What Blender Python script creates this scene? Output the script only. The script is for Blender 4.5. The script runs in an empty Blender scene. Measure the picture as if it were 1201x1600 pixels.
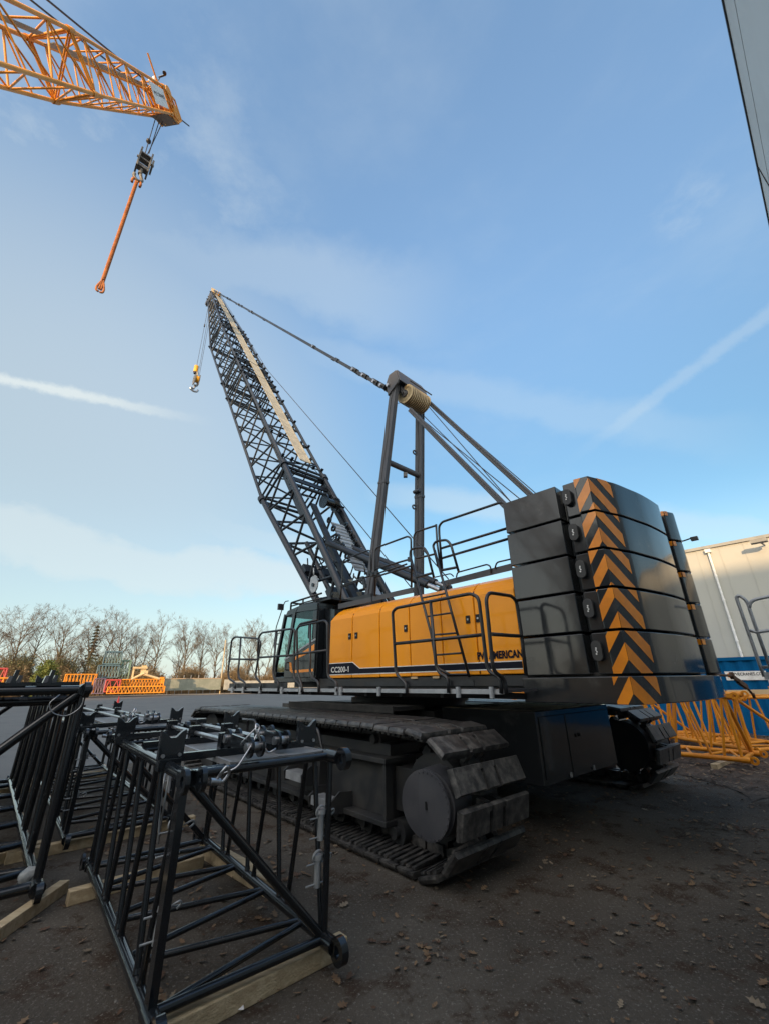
import bpy, math, random
from mathutils import Vector as V, Matrix
R_ = math.radians
C = bpy.context.scene.collection
SC = bpy.context.scene
# ------------------------------------------------------------------ camera model (solved from the photo's vanishing points)
W0, H0, FPX, TILT, ROLL, EYE = 1201.0, 1600.0, 644.47, R_(22.331), R_(-0.799), 1.8
CF = V((0, math.cos(TILT), math.sin(TILT)))
_r0 = V((1, 0, 0)); _u0 = V((0, -math.sin(TILT), math.cos(TILT)))
CR = _r0 * math.cos(ROLL) + _u0 * math.sin(ROLL)
CU = _r0 * -math.sin(ROLL) + _u0 * math.cos(ROLL)
EY = V((0, 0, EYE))
def ray(x, y): return CF * FPX + CR * (x - W0 / 2) - CU * (y - H0 / 2)
def ground_at(x, y, z=0.0):
    d = ray(x, y); return EY + d * ((z - EYE) / d.z)
def on_plane(x, y, n, c):
    d = ray(x, y); return EY + d * ((c - n.dot(EY)) / n.dot(d))
def axes(deg):
    a = R_(deg); return V((math.sin(a), math.cos(a), 0)), V((math.cos(a), -math.sin(a), 0))
L, P = axes(-43.84)      # superstructure: forward, to its right
TL, TP = axes(-41.42)    # crawlers
BL, BP = axes(-43.12)    # buildings
def W(s, q, z): return L * s + P * q + V((0, 0, z))
def T(s, q, z): return TL * s + TP * q + V((0, 0, z))
def B(s, q, z): return BL * s + BP * q + V((0, 0, z))
def SQ(x, y, q): return on_plane(x, y, P, q)
def SS(x, y, s): return on_plane(x, y, L, s)
def TQ(x, y, q): return on_plane(x, y, TP, q)
Z = V((0, 0, 1))
# ------------------------------------------------------------------ mesh builder
class MB:
    def __init__(s): s.v = []; s.f = []; s.m = []; s.sm = []
    def face(s, idx, m=0, sm=False): s.f.append(tuple(idx)); s.m.append(m); s.sm.append(sm)
    def add(s, pts): n = len(s.v); s.v.extend([V(p) for p in pts]); return n
    def poly(s, pts, m=0):
        n = s.add(pts); s.face(range(n, n + len(pts)), m); return s
    def hexa(s, p, m=0):     # 8 corners: bottom 4, top 4
        n = s.add(p)
        for q in ((3, 2, 1, 0), (4, 5, 6, 7), (0, 1, 5, 4), (1, 2, 6, 5), (2, 3, 7, 6), (3, 0, 4, 7)): s.face([n + i for i in q], m)
        return s
    def box(s, a, b, fr=None, m=0):   # axis box in a frame fr(x,y,z)->world
        fr = fr or (lambda x, y, z: V((x, y, z)))
        x0, y0, z0 = a; x1, y1, z1 = b
        return s.hexa([fr(x0, y0, z0), fr(x1, y0, z0), fr(x1, y1, z0), fr(x0, y1, z0), fr(x0, y0, z1), fr(x1, y0, z1), fr(x1, y1, z1), fr(x0, y1, z1)], m)
    def beam(s, p0, p1, w, h, up=Z, m=0):
        p0 = V(p0); p1 = V(p1); d = (p1 - p0).normalized(); up = V(up)
        if abs(d.dot(up.normalized())) > .98: up = V((1, 0, 0)) if abs(d.x) < .9 else V((0, 1, 0))
        x = d.cross(up).normalized() * (w / 2); y = x.cross(d).normalized() * (h / 2)
        return s.hexa([p0 - x - y, p0 + x - y, p1 + x - y, p1 - x - y, p0 - x + y, p0 + x + y, p1 + x + y, p1 - x + y], m)
    def tube(s, p0, p1, r, n=8, m=0, r1=None, caps=True):
        p0 = V(p0); p1 = V(p1); r1 = r if r1 is None else r1
        d = p1 - p0
        if d.length < 1e-6: return s
        d.normalize(); a = d.orthogonal().normalized(); b = d.cross(a)
        cs = [(math.cos(2 * math.pi * i / n), math.sin(2 * math.pi * i / n)) for i in range(n)]
        k = s.add([p0 + (a * c + b * e) * r for c, e in cs] + [p1 + (a * c + b * e) * r1 for c, e in cs])
        for i in range(n):
            j = (i + 1) % n; s.face((k + i, k + j, k + n + j, k + n + i), m, True)
        if caps:
            k2 = s.add([s.v[k + i] for i in range(2 * n)])
            s.face([k2 + n - 1 - i for i in range(n)], m); s.face([k2 + n + i for i in range(n)], m)
        return s
    def path(s, pts, r, n=8, m=0, fil=0.0, seg=4):   # tube along a polyline, optional filleted corners
        pts = [V(p) for p in pts]
        if fil > 0 and len(pts) > 2:
            o = [pts[0]]
            for i in range(1, len(pts) - 1):
                a, b, c = pts[i - 1], pts[i], pts[i + 1]
                d = min(fil, (a - b).length * .45, (c - b).length * .45)
                u = b + (a - b).normalized() * d; w = b + (c - b).normalized() * d
                for k in range(seg + 1):
                    t = k / seg; o.append(u * (1 - t) ** 2 + b * 2 * t * (1 - t) + w * t * t)
            o.append(pts[-1]); pts = o
        rings = []; prev = None
        for i, p in enumerate(pts):
            d = (pts[min(i + 1, len(pts) - 1)] - pts[max(i - 1, 0)])
            if d.length < 1e-9: d = V((0, 0, 1))
            d.normalize()
            a = d.orthogonal().normalized() if prev is None else (prev - d * prev.dot(d)).normalized()
            prev = a; b = d.cross(a)
            rings.append(s.add([p + (a * math.cos(2 * math.pi * k / n) + b * math.sin(2 * math.pi * k / n)) * r for k in range(n)]))
        for i in range(len(rings) - 1):
            for k in range(n):
                j = (k + 1) % n; s.face((rings[i] + k, rings[i] + j, rings[i + 1] + j, rings[i + 1] + k), m, True)
        s.face([rings[0] + n - 1 - k for k in range(n)], m); s.face([rings[-1] + k for k in range(n)], m)
        return s
    def prism(s, poly, off, m=0, sm=False):     # polygon (world points) extruded by vector off
        off = V(off); n = len(poly); k = s.add(list(poly) + [V(p) + off for p in poly])
        s.face([k + n - 1 - i for i in range(n)], m); s.face([k + n + i for i in range(n)], m)
        for i in range(n): s.face((k + i, k + (i + 1) % n, k + n + (i + 1) % n, k + n + i), m)
        return s
    def ring(s, c, axis, ro, ri, th, n=18, m=0):   # annulus / disc of thickness th centred on c
        c = V(c); d = V(axis).normalized(); a = d.orthogonal().normalized(); b = d.cross(a); h = d * (th / 2)
        def cir(r, o): return [c + o + (a * math.cos(2 * math.pi * i / n) + b * math.sin(2 * math.pi * i / n)) * r for i in range(n)]
        if ri <= 0:
            return s.tube(c - h, c + h, ro, n, m)
        for o, fl in ((h, 1), (-h, 0)):
            k = s.add(cir(ro, o) + cir(ri, o))
            for i in range(n):
                j = (i + 1) % n; q = (k + i, k + j, k + n + j, k + n + i); s.face(q if fl else q[::-1], m)
        for r, fl in ((ro, 1), (ri, 0)):
            k = s.add(cir(r, -h) + cir(r, h))
            for i in range(n):
                j = (i + 1) % n; q = (k + i, k + j, k + n + j, k + n + i); s.face(q if fl else q[::-1], m, True)
        return s
    def lathe(s, c, axis, prof, n=16, m=0):   # prof: (distance along axis, radius)
        c = V(c); d = V(axis).normalized(); a = d.orthogonal().normalized(); b = d.cross(a); rs = []
        for t, r in prof:
            rs.append(s.add([c + d * t + (a * math.cos(2 * math.pi * i / n) + b * math.sin(2 * math.pi * i / n)) * max(r, 1e-4) for i in range(n)]))
        for x, y in zip(rs, rs[1:]):
            for i in range(n):
                j = (i + 1) % n; s.face((x + i, x + j, y + j, y + i), m, True)
        return s
    def build(s, name, mats, parent=None, org=None, bevel=0, soft=0, **tags):
        me = bpy.data.meshes.new(name)
        if parent is not None: org = V(parent['_o'])
        elif org is None:
            n = max(1, len(s.v)); org = V((sum(v.x for v in s.v) / n, sum(v.y for v in s.v) / n, min((v.z for v in s.v), default=0)))
        else: org = V(org)
        me.from_pydata([tuple(v - org) for v in s.v], [], s.f)
        me.polygons.foreach_set('material_index', s.m); me.polygons.foreach_set('use_smooth', s.sm)
        for mm in (mats if isinstance(mats, (list, tuple)) else [mats]): me.materials.append(mm)
        me.update()
        if soft:
            me.polygons.foreach_set('use_smooth', [True] * len(me.polygons)); me.set_sharp_from_angle(angle=R_(soft))
        o = bpy.data.objects.new(name, me); C.objects.link(o)
        if parent is not None: o.parent = parent
        else: o.location = org
        o['_o'] = tuple(org)
        if bevel:
            b = o.modifiers.new('bevel', 'BEVEL'); b.width = bevel; b.segments = 2; b.limit_method = 'ANGLE'; b.angle_limit = R_(40); b.harden_normals = bool(soft)
        tag(o, **tags)
        return o
def tag(o, label=None, cat=None, group=None, kind=None):
    if label: o['label'] = label
    if cat: o['category'] = cat
    if group: o['group'] = group
    if kind: o['kind'] = kind
    return o
def empty(name, loc, rot=0, local=False, **tags):
    o = bpy.data.objects.new(name, None); o.empty_display_size = .3; C.objects.link(o)
    o.location = loc; o.rotation_euler = (0, 0, rot); o['_o'] = (0, 0, 0) if local else tuple(loc)
    return tag(o, **tags)
def copy_tree(o, parent=None):
    c = o.copy(); C.objects.link(c); c.parent = parent
    for ch in list(o.children): copy_tree(ch, c)
    return c
def text_shape(mb, body, org, ex, ey, size, depth=.004, m=0, bold=.0, width=None):
    cu = bpy.data.curves.new('lettering', 'FONT'); cu.body = body; cu.size = 1.0; cu.offset = bold; cu.resolution_u = 3
    ob = bpy.data.objects.new('lettering', cu); C.objects.link(ob)
    me = bpy.data.meshes.new_from_object(ob.evaluated_get(bpy.context.evaluated_depsgraph_get()))
    xs = [v.co.x for v in me.vertices]; x0, x1 = min(xs), max(xs)
    sx = size if width is None else width / (x1 - x0)
    ex = V(ex).normalized(); ey = V(ey).normalized(); nz = ex.cross(ey).normalized() * depth; org = V(org)
    k = mb.add([org + ex * ((v.co.x - x0) * sx) + ey * (v.co.y * size) + nz for v in me.vertices])
    for p in me.polygons: mb.face([k + i for i in p.vertices], m)
    bpy.data.objects.remove(ob); bpy.data.curves.remove(cu); bpy.data.meshes.remove(me)
# ------------------------------------------------------------------ materials
def mat(name, c, rough=.5, metal=0, c2=None, scale=4, lo=.4, hi=.65, bump=0, bscale=None, coat=0, coord='Object', detail=6, rvar=0, spec=.5, stretch=None):
    m = bpy.data.materials.new(name); m.use_nodes = True; nt = m.node_tree; N = nt.nodes; bs = N['Principled BSDF']
    bs.inputs['Base Color'].default_value = (*c, 1); bs.inputs['Roughness'].default_value = rough; bs.inputs['Metallic'].default_value = metal
    bs.inputs['Coat Weight'].default_value = coat; bs.inputs['Coat Roughness'].default_value = .06
    bs.inputs['Specular IOR Level'].default_value = spec
    if c2 is not None or bump or rvar:
        tc = N.new('ShaderNodeTexCoord'); co = tc.outputs[coord]
        if stretch:
            mp = N.new('ShaderNodeMapping'); mp.inputs['Scale'].default_value = stretch; nt.links.new(co, mp.inputs[0]); co = mp.outputs[0]
        nz = N.new('ShaderNodeTexNoise'); nz.inputs['Scale'].default_value = scale; nz.inputs['Detail'].default_value = detail; nz.inputs['Roughness'].default_value = .62
        nt.links.new(co, nz.inputs['Vector'])
        mr = N.new('ShaderNodeMapRange'); mr.interpolation_type = 'SMOOTHSTEP'
        mr.inputs[1].default_value = lo; mr.inputs[2].default_value = hi; nt.links.new(nz.outputs[0], mr.inputs[0])
        if c2 is not None:
            mx = N.new('ShaderNodeMix'); mx.data_type = 'RGBA'; mx.inputs[6].default_value = (*c, 1); mx.inputs[7].default_value = (*c2, 1)
            nt.links.new(mr.outputs[0], mx.inputs[0]); nt.links.new(mx.outputs[2], bs.inputs['Base Color'])
        if rvar:
            m2 = N.new('ShaderNodeMapRange'); m2.inputs[3].default_value = rough; m2.inputs[4].default_value = rough + rvar
            nt.links.new(mr.outputs[0], m2.inputs[0]); nt.links.new(m2.outputs[0], bs.inputs['Roughness'])
        if bump:
            n2 = N.new('ShaderNodeTexNoise'); n2.inputs['Scale'].default_value = bscale or scale * 4; n2.inputs['Detail'].default_value = 4
            nt.links.new(co, n2.inputs['Vector'])
            bp = N.new('ShaderNodeBump'); bp.inputs['Strength'].default_value = bump; bp.inputs['Distance'].default_value = .02
            nt.links.new(n2.outputs[0], bp.inputs['Height']); nt.links.new(bp.outputs[0], bs.inputs['Normal'])
    return m
M = {}
M['yellow'] = mat('yellow_paint', (.86, .315, .005), .30, 0, (.80, .285, .005), 1.2, bump=.05, bscale=1.1, coat=.20, spec=.25)
M['cw'] = mat('charcoal_gloss_paint', (.024, .027, .030), .12, 0, (.060, .061, .060), 2.6, lo=.52, hi=.78, bump=.30, bscale=1.5, coat=.35, rvar=.22, detail=9, spec=.4)
M['plate'] = mat('matt_grey_plate', (.05, .05, .05), .9, 0, (.08, .078, .07), 3)
M['char'] = mat('charcoal_paint', (.052, .054, .063), .42, 0, (.068, .069, .076), 2.5, rvar=.15)
M['dark'] = mat('black_paint', (.008, .010, .013), .2, 0, (.022, .022, .022), 8, lo=.58, hi=.82, rvar=.2, coat=.4, detail=10)
M['boom'] = mat('dark_boom_paint', (.011, .015, .023), .36, 0, (.018, .023, .03), 1.5, rvar=.1)
M['frame'] = mat('track_frame_paint', (.022, .024, .027), .5, 0, (.04, .04, .038), 3, rvar=.2)
M['black'] = mat('black_gap', (.006, .006, .007), .7)
M['rail'] = mat('rail_black_steel', (.014, .015, .018), .35, 0, (.025, .026, .03), 6)
M['galv'] = mat('galvanised_steel', (.36, .38, .40), .5, .6, (.46, .48, .5), 8, rvar=.15)
M['steel'] = mat('bright_steel', (.5, .51, .53), .3, .9, (.35, .36, .37), 10)
M['shoe'] = mat('dusty_track_steel', (.030, .031, .033), .42, .2, (.20, .19, .175), 11, lo=.34, hi=.88, bump=.15, bscale=60, rvar=.3, detail=14)
M['orange'] = mat('safety_orange_film', (.82, .27, .012), .3, 0, (.66, .21, .012), 3, coat=.3)
M['white'] = mat('white_marking', (.75, .75, .73), .5, 0, (.6, .6, .58), 6)
M['navy'] = mat('navy_stripe_film', (.008, .009, .018), .6, spec=.15)
M['tan'] = mat('tan_nylon_sheave', (.50, .40, .25), .5, 0, (.40, .31, .18), 6)
M['rope'] = mat('wire_rope', (.05, .05, .055), .5, .5)
M['bropes'] = mat('brown_wire_rope', (.13, .075, .035), .6, .3)
M['plank'] = mat('catwalk_board', (.27, .26, .22), .8, 0, (.36, .34, .28), 3)
M['timber'] = mat('pallet_timber', (.40, .31, .19), .85, 0, (.52, .42, .27), 3, bump=.4, bscale=14, stretch=(1, 6, 6))
M['ytruss'] = mat('yellow_truss_paint', (.72, .275, .012), .42, 0, (.58, .20, .012), 2.2, rvar=.2)
M['oboom'] = mat('amber_boom_paint', (.76, .31, .025), .45, 0, (.62, .24, .022), 1.0, rvar=.15)
M['sling'] = mat('orange_web_sling', (.42, .15, .045), .85, 0, (.30, .10, .035), 3)
M['blockgrey'] = mat('hook_block_grey', (.20, .19, .17), .5, .3, (.10, .09, .08), 4)
M['hookyel'] = mat('hook_yellow_paint', (.75, .38, .02), .4, 0, (.6, .28, .02), 5)
M['red'] = mat('red_truss_paint', (.45, .06, .05), .5, 0, (.35, .05, .05), .6)
M['bluet'] = mat('blue_grey_truss_paint', (.07, .13, .17), .55, 0, (.10, .17, .19), .6)
M['greent'] = mat('pale_green_truss_paint', (.14, .24, .20), .6, 0, (.19, .28, .22), .6)
M['purple'] = mat('dull_violet_truss_paint', (.13, .09, .15), .6, 0, (.17, .12, .16), .6)
M['cream'] = mat('cream_winch_paint', (.55, .42, .24), .6, 0, (.45, .33, .18), .8)
M['contain'] = mat('blue_container_paint', (.001, .075, .20), .8, 0, (.002, .09, .23), 1.2, rvar=.1, spec=.1)
M['wall'] = mat('pale_metal_cladding', (.395, .395, .36), .6, 0, (.36, .36, .335), .25, rvar=.1)
M['pwall'] = mat('grey_panel_cladding', (.66, .67, .64), .6, 0, (.58, .59, .57), .9, lo=.35, hi=.7, rvar=.1)
M['concrete'] = mat('concrete_block', (.30, .30, .28), .9, 0, (.22, .22, .21), 1.5, bump=.3)
M['greenwall'] = mat('weathered_green_concrete', (.17, .19, .16), .9, 0, (.24, .25, .22), .6, bump=.2)
M['dusty'] = mat('dusty_steel_top', (.50, .43, .30), .85, 0, (.16, .14, .11), 1.2, lo=.42, hi=.6)
M['cone'] = mat('red_cone_plastic', (.55, .04, .03), .5)
M['rust'] = mat('rusty_steel', (.12, .065, .035), .75, .3, (.20, .10, .05), 12)
M['bark'] = mat('winter_bark', (.085, .068, .048), .9, 0, (.13, .105, .07), 1.0)
M['twig'] = mat('winter_twigs', (.095, .072, .05), .9, 0, (.14, .105, .07), .5)
M['needle'] = mat('conifer_needles', (.035, .06, .035), .8, 0, (.06, .08, .04), 2)
M['bush'] = mat('bush_leaves', (.075, .11, .02), .7, 0, (.16, .17, .035), 1.2)
M['brush'] = mat('dry_undergrowth', (.17, .12, .065), .95, 0, (.24, .17, .09), .25)
M['brush2'] = mat('olive_undergrowth', (.13, .13, .06), .95, 0, (.19, .16, .08), .25)
M['leafa'] = mat('tan_oak_leaf', (.24, .155, .085), .8, 0, (.17, .10, .055), 9)
M['leafb'] = mat('brown_oak_leaf', (.13, .07, .04), .8, 0, (.09, .05, .03), 9)
M['leafc'] = mat('pale_oak_leaf', (.30, .24, .17), .85, 0, (.22, .17, .11), 9)
M['plastic'] = mat('clear_plastic_film', (.27, .29, .30), .3, 0, (.40, .42, .43), 14)
M['paper'] = mat('white_paper', (.65, .65, .66), .7)
M['stone'] = mat('grey_gravel', (.07, .066, .06), .9, 0, (.13, .122, .11), 6)
M['seat'] = mat('cab_seat_fabric', (.03, .03, .033), .8)
def glass():
    m = bpy.data.materials.new('cab_glass'); m.use_nodes = True; N = m.node_tree.nodes; bs = N['Principled BSDF']
    bs.inputs['Base Color'].default_value = (.42, .62, .60, 1); bs.inputs['Roughness'].default_value = .02; bs.inputs['Transmission Weight'].default_value = 1.0; bs.inputs['IOR'].default_value = 1.05
    bs.inputs['Coat Weight'].default_value = .6; bs.inputs['Coat Roughness'].default_value = .02
    return m
M['glass'] = glass()

M['darkhall'] = mat('dark_brick_hall', (.10, .09, .08), .9, 0, (.14, .125, .11), .4)
SKY_STR, SUN_STR, EXPO, SKY_DUST = .15, 2.0, 1.5, 1.0
SKY_TINT, SKY_LOW, CLOUD_COL, SUN_SIDE_FILL = (1.12, 1.15, 1.13, 1), (.46, .56, .56, 1), (1.85, 2.03, 2.05, 1), (5.0, 4.1, 3.1, 1)
# ================================================================== the tracked crane
CT = T(6.85, 6.67, 0)
crane = empty('crawler_crane', CT, label='large black and yellow crawler crane with a black lattice boom and chevron striped counterweight', cat='crane')
QC = 6.93                       # centre plane of the superstructure
Q0, Q1 = 5.08, 4.23             # housing side, walkway outer edge
# ---- crawlers
ARC = lambda cs, cz, r, a0, a1, n: [(cs + r * math.cos(R_(a0 + (a1 - a0) * i / n)), cz + r * math.sin(R_(a0 + (a1 - a0) * i / n))) for i in range(n + 1)]
# pitch line of the track; the plates stand .2 m outside it
PTH = [(3.62, .215), (10.15, .215)] + ARC(10.2, .675, .455, -80, 80, 10) + [(9.9, 1.135), (4.35, 1.135), (3.98, 1.115)] + ARC(3.62, .66, .455, 100, 262, 12) + [(3.62, .215)]
def resample(path, n):
    seg = [math.hypot(b[0] - a[0], b[1] - a[1]) for a, b in zip(path, path[1:])]; tot = sum(seg); out = []
    for i in range(n):
        d = tot * (i + .5) / n; k = 0
        while d > seg[k]: d -= seg[k]; k += 1
        t = d / seg[k]; a, b = path[k], path[k + 1]
        out.append(((a[0] + (b[0] - a[0]) * t, a[1] + (b[1] - a[1]) * t)))
    return out, tot / n
NSH = 63
SH, PITCH = resample(PTH, NSH)
def shoe_mb(i, q0, mb, mirror=False):
    a, b, c = SH[i - 1], SH[i], SH[(i + 1) % NSH]
    tx, tz = c[0] - a[0], c[1] - a[1]; l = math.hypot(tx, tz); tx /= l; tz /= l
    nx, nz = tz, -tx          # outward normal
    if (b[0] - min(10.2, max(3.62, b[0]))) * nx + (b[1] - .67) * nz < 0: nx, nz = -nx, -nz
    def fr(u, w, h):          # u along path, w across, h outward
        return T(b[0] + tx * u + nx * (h + .188), q0 + (1.15 - w if mirror else w), b[1] + tz * u + nz * (h + .188))
    hl = PITCH * .468
    mb.hexa([fr(-hl, .0, -.045), fr(hl, .0, -.045), fr(hl, 1.15, -.045), fr(-hl, 1.15, -.045), fr(-hl, .0, -.02), fr(hl, .0, -.02), fr(hl, 1.15, -.02), fr(-hl, 1.15, -.02)])
    for w0, w1 in ((.0, .43), (.475, .655), (.70, 1.15)):     # raised pads, slots between them
        c0 = .02 if w0 == 0 else .004; c1 = .02 if w1 == 1.15 else .004
        mb.hexa([fr(-hl, w0, -.02), fr(hl, w0, -.02), fr(hl, w1, -.02), fr(-hl, w1, -.02), fr(-hl + .008, w0 + c0, .012), fr(hl - .008, w0 + c0, .012), fr(hl - .008, w1 - c1, .012), fr(-hl + .008, w1 - c1, .012)])
    for w0, w1 in ((.43, .475), (.655, .70)):
        mb.hexa([fr(-hl, w0, -.02), fr(-hl * .55, w0, -.02), fr(-hl * .55, w1, -.02), fr(-hl, w1, -.02), fr(-hl + .01, w0, .008), fr(-hl * .55, w0, .008), fr(-hl * .55, w1, .008), fr(-hl + .01, w1, .008)])
    for u in (-.085, .0, .085):      # inner ribs out to the edge
        mb.hexa([fr(u - .022, .04, -.075), fr(u + .022, .04, -.075), fr(u + .022, .42, -.10), fr(u - .022, .42, -.10), fr(u - .022, .04, -.055), fr(u + .022, .04, -.055), fr(u + .022, .42, -.055), fr(u - .022, .42, -.055)])
    for w0, w1 in ((.44, .52), (.63, .71)):  # track link lugs
        mb.hexa([fr(-hl * 1.02, w0, -.17), fr(hl * .8, w0, -.17), fr(hl * .8, w1, -.17), fr(-hl * 1.02, w1, -.17), fr(-hl * 1.02, w0, -.055), fr(hl * 1.02, w0, -.055), fr(hl * 1.02, w1, -.055), fr(-hl * 1.02, w1, -.055)])
def crawler(qa, near):
    f = (lambda s, q, z: T(s, qa + q, z)) if near else (lambda s, q, z: T(s, qa + 1.15 - q, z))
    mb = MB()
    mb.box((4.25, .30, .34), (9.5, .85, .90), f)                 # web
    mb.box((4.20, .16, .90), (9.6, .98, .955), f); mb.box((4.20, .16, .285), (9.6, .98, .34), f)   # flanges
    for s in (4.22, 5.6, 7.1, 8.6, 9.52): mb.box((s, .18, .34), (s + .05, .30, .90), f)
    mb.box((4.3, .33, .955), (9.4, .82, 1.08), f)
    mb.box((3.5, .36, .42), (4.25, .80, .86), f)
    fr = mb.build('crawler_frame', M['frame'], crane, bevel=.006)
    for k in range(11):
        s = 4.2 + k * .56; m2 = MB(); m2.tube(f(s, .33, .22), f(s, .82, .22), .13, 18); m2.tube(f(s, .27, .22), f(s, .33, .22), .06, 12)
        m2.build('track_roller', M['frame'], fr)
    for s in (4.6, 6.3, 8.0):
        m2 = MB(); m2.tube(f(s, .36, 1.12), f(s, .8, 1.12), .10, 16); m2.tube(f(s, .30, 1.12), f(s, .36, 1.12), .055, 12); m2.build('carrier_roller', M['frame'], fr)
    m2 = MB(); m2.tube(f(3.60, .34, .66), f(3.60, .9, .66), .40, 32)
    for k in range(13):
        a = k * 2 * math.pi / 13; m2.beam(f(3.6 + .36 * math.cos(a), .58, .66 + .42 * math.sin(a)), f(3.6 + .49 * math.cos(a), .58, .66 + .49 * math.sin(a)), .12, .20, TP)
    dr = m2.build('drive_sprocket', M['frame'], fr)
    m2 = MB(); c = f(3.47, .02, .655); ax = (f(0, 0, 0) - f(0, 1, 0))
    m2.tube(f(3.50, .40, .66), f(3.42, .03, .66), .305, 40); m2.ring(f(3.415, .018, .66), ax, .297, 0, .02, 40)
    for k in range(30):
        a = k * 2 * math.pi / 30; m2.tube(f(3.415 + .28 * math.cos(a), .012, .66 + .28 * math.sin(a)), f(3.415 + .28 * math.cos(a), .0, .66 + .28 * math.sin(a)), .010, 6)
    m2.box((3.405, -.002, .62), (3.425, .01, .69), f, 1)
    m2.build('drum_cover', [M['char'], M['black']], fr)
    m2 = MB(); m2.tube(f(10.15, .3, .68), f(10.15, .85, .68), .52, 28); m2.tube(f(10.15, .2, .68), f(10.15, .95, .68), .16, 16); m2.box((9.4, .25, .5), (10.2, .9, .86), f); m2.build('idler_wheel', M['frame'], fr)
    if near:
        for i in range(NSH):
            m2 = MB(); shoe_mb(i, qa, m2); m2.build('track_shoe', M['shoe'], fr)
        for (s0, z0) in ((5.05, .40), (5.75, .60)):      # galvanised steps with brackets
            m2 = MB(); m2.box((s0, -.02, z0), (s0 + .42, .16, z0 + .03), f); m2.box((s0, -.02, z0 - .07), (s0 + .42, .0, z0), f)
            for k in range(9): m2.box((s0 + .03 + k * .042, -.015, z0 + .03), (s0 + .045 + k * .042, .155, z0 + .04), f)
            m2.build('step', M['galv'], fr)
            m2 = MB()
            for u in (-.05, .44):
                m2.prism([f(s0 + u, .30, z0 - .14), f(s0 + u, -.02, z0 - .10), f(s0 + u, -.04, z0 + .02), f(s0 + u, .10, z0 + .12), f(s0 + u, .30, z0 + .10)], TL * .025)
            m2.build('step_bracket', M['frame'], fr)
        for s0 in (5.0, 6.9):
            m2 = MB(); m2.path([f(s0 + .02, .20, .86), f(s0 + .06, .08, .86), f(s0 + .2, -.05, .96), f(s0 + .32, -.06, 1.22), f(s0 + .62, -.06, 1.22), f(s0 + .62, -.05, 1.0), f(s0 + .55, .12, .93)], .022, 8, fil=.07); m2.build('grab_handle', M['rail'], fr)
    else:
        vis = [i for i in range(NSH) if SH[i][0] < 4.3]
        for i in vis:
            m2 = MB(); shoe_mb(i, qa, m2, True); m2.build('track_shoe', M['shoe'], fr)
        m2 = MB()
        for i in range(NSH):
            if i not in vis: shoe_mb(i, qa, m2, True)
        m2.build('track_shoe_run', M['shoe'], fr, kind='stuff')
crawler(3.5, True); crawler(8.69, False)
# ---- carbody
mb = MB(); mb.box((5.4, 4.3, .55), (8.3, 9.0, 1.25), T); mb.box((5.0, 5.4, .5), (8.7, 8.0, 1.35), T)
mb.build('car_body', M['frame'], crane, bevel=.01)
mb = MB(); mb.box((3.30, 5.53, .54), (4.95, 7.80, 1.395), T)
mb.box((3.285, 5.6, .60), (3.30, 6.28, 1.33), T); mb.box((3.285, 6.31, .60), (3.30, 7.7, 1.33), T)
cbw = mb.build('carbody_counterweight', M['cw'], crane, bevel=.01)
mb = MB(); mb.box((3.33, 5.56, 1.398), (4.95, 7.77, 1.405), T); mb.build('top_plate', M['dusty'], cbw)
mb = MB()
for q in (6.62, 6.52): mb.box((3.27, q, 1.02), (3.288, q + .03, 1.06), T)
for q in (6.2, 6.9): mb.box((3.27, q, .56), (3.288, q + .03, .62), T, 1)
mb.build('pad_lug', [M['black'], M['galv']], cbw)
mb = MB(); mb.box((8.75, 5.53, .54), (10.2, 7.80, 1.33), T); mb.build('carbody_counterweight', M['plate'], crane, bevel=.01)
mb = MB(); mb.box((5.2, 4.72, 1.37), (8.4, 5.4, 1.43), T); mb.box((5.2, 4.70, 1.34), (8.4, 4.72, 1.44), T)
mb.build('track_platform', M['plate'], crane)
mb = MB(); c = T(6.85, 6.67, 0); mb.tube(c + Z * 1.35, c + Z * 1.62, 1.15, 40); mb.tube(c + Z * 1.42, c + Z * 1.5, 1.22, 40); mb.build('slewing_ring', M['frame'], crane)
for k, (q, z) in enumerate(((4.75, 1.05), (4.75, .92), (5.0, 1.15))):
    m2 = MB(); m2.path([T(4.4, 4.4, .8 + .06 * k), T(4.3, 4.6, 1.0 + .05 * k), T(4.6, 5.0, 1.12 - .05 * k), T(5.1, 5.3, 1.0 + .06 * k), T(5.5, 5.6, 1.2)], .025, 8, fil=.2); m2.build('travel_hose', M['rail'], crane)
# ---- upper frame and walkway
mb = MB(); mb.box((1.7, Q0 + .06, 1.66), (7.3, 8.78, 1.86), W); mb.box((5.2, Q0 + .5, 1.55), (7.6, 8.3, 1.68), W); mb.box((6.9, 5.6, 1.7), (8.9, 8.3, 1.84), W)
mb.box((2.78, Q0 + .02, 1.72), (6.95, Q0 + .07, 1.85), W)
mb.build('upper_frame', M['frame'], crane, bevel=.006)
mb = MB()
mb.box((2.62, Q1, 1.655), (9.35, Q1 + .03, 1.705), W)          # silver edge angle
mb.box((2.62, Q1 + .03, 1.69), (9.35, Q1 + .12, 1.70), W)
for s in (2.75, 3.2, 4.55, 5.4, 5.5, 6.5, 7.1, 7.9, 8.6, 9.1): mb.tube(W(s, Q1 - .015, 1.615), W(s, Q1 - .015, 1.73), .028, 10)
wk = mb.build('walkway_edge', M['galv'], crane)
mb = MB()
for k in range(52): mb.box((2.62 + k * .13, Q1 + .04, 1.67), (2.62 + k * .13 + .025, Q0, 1.70), W)
for q in (4.4, 4.6, 4.8, 5.0): mb.box((2.62, q, 1.665), (9.3, q + .02, 1.69), W)
mb.build('walkway_grating', M['char'], crane)
mb = MB()
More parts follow.
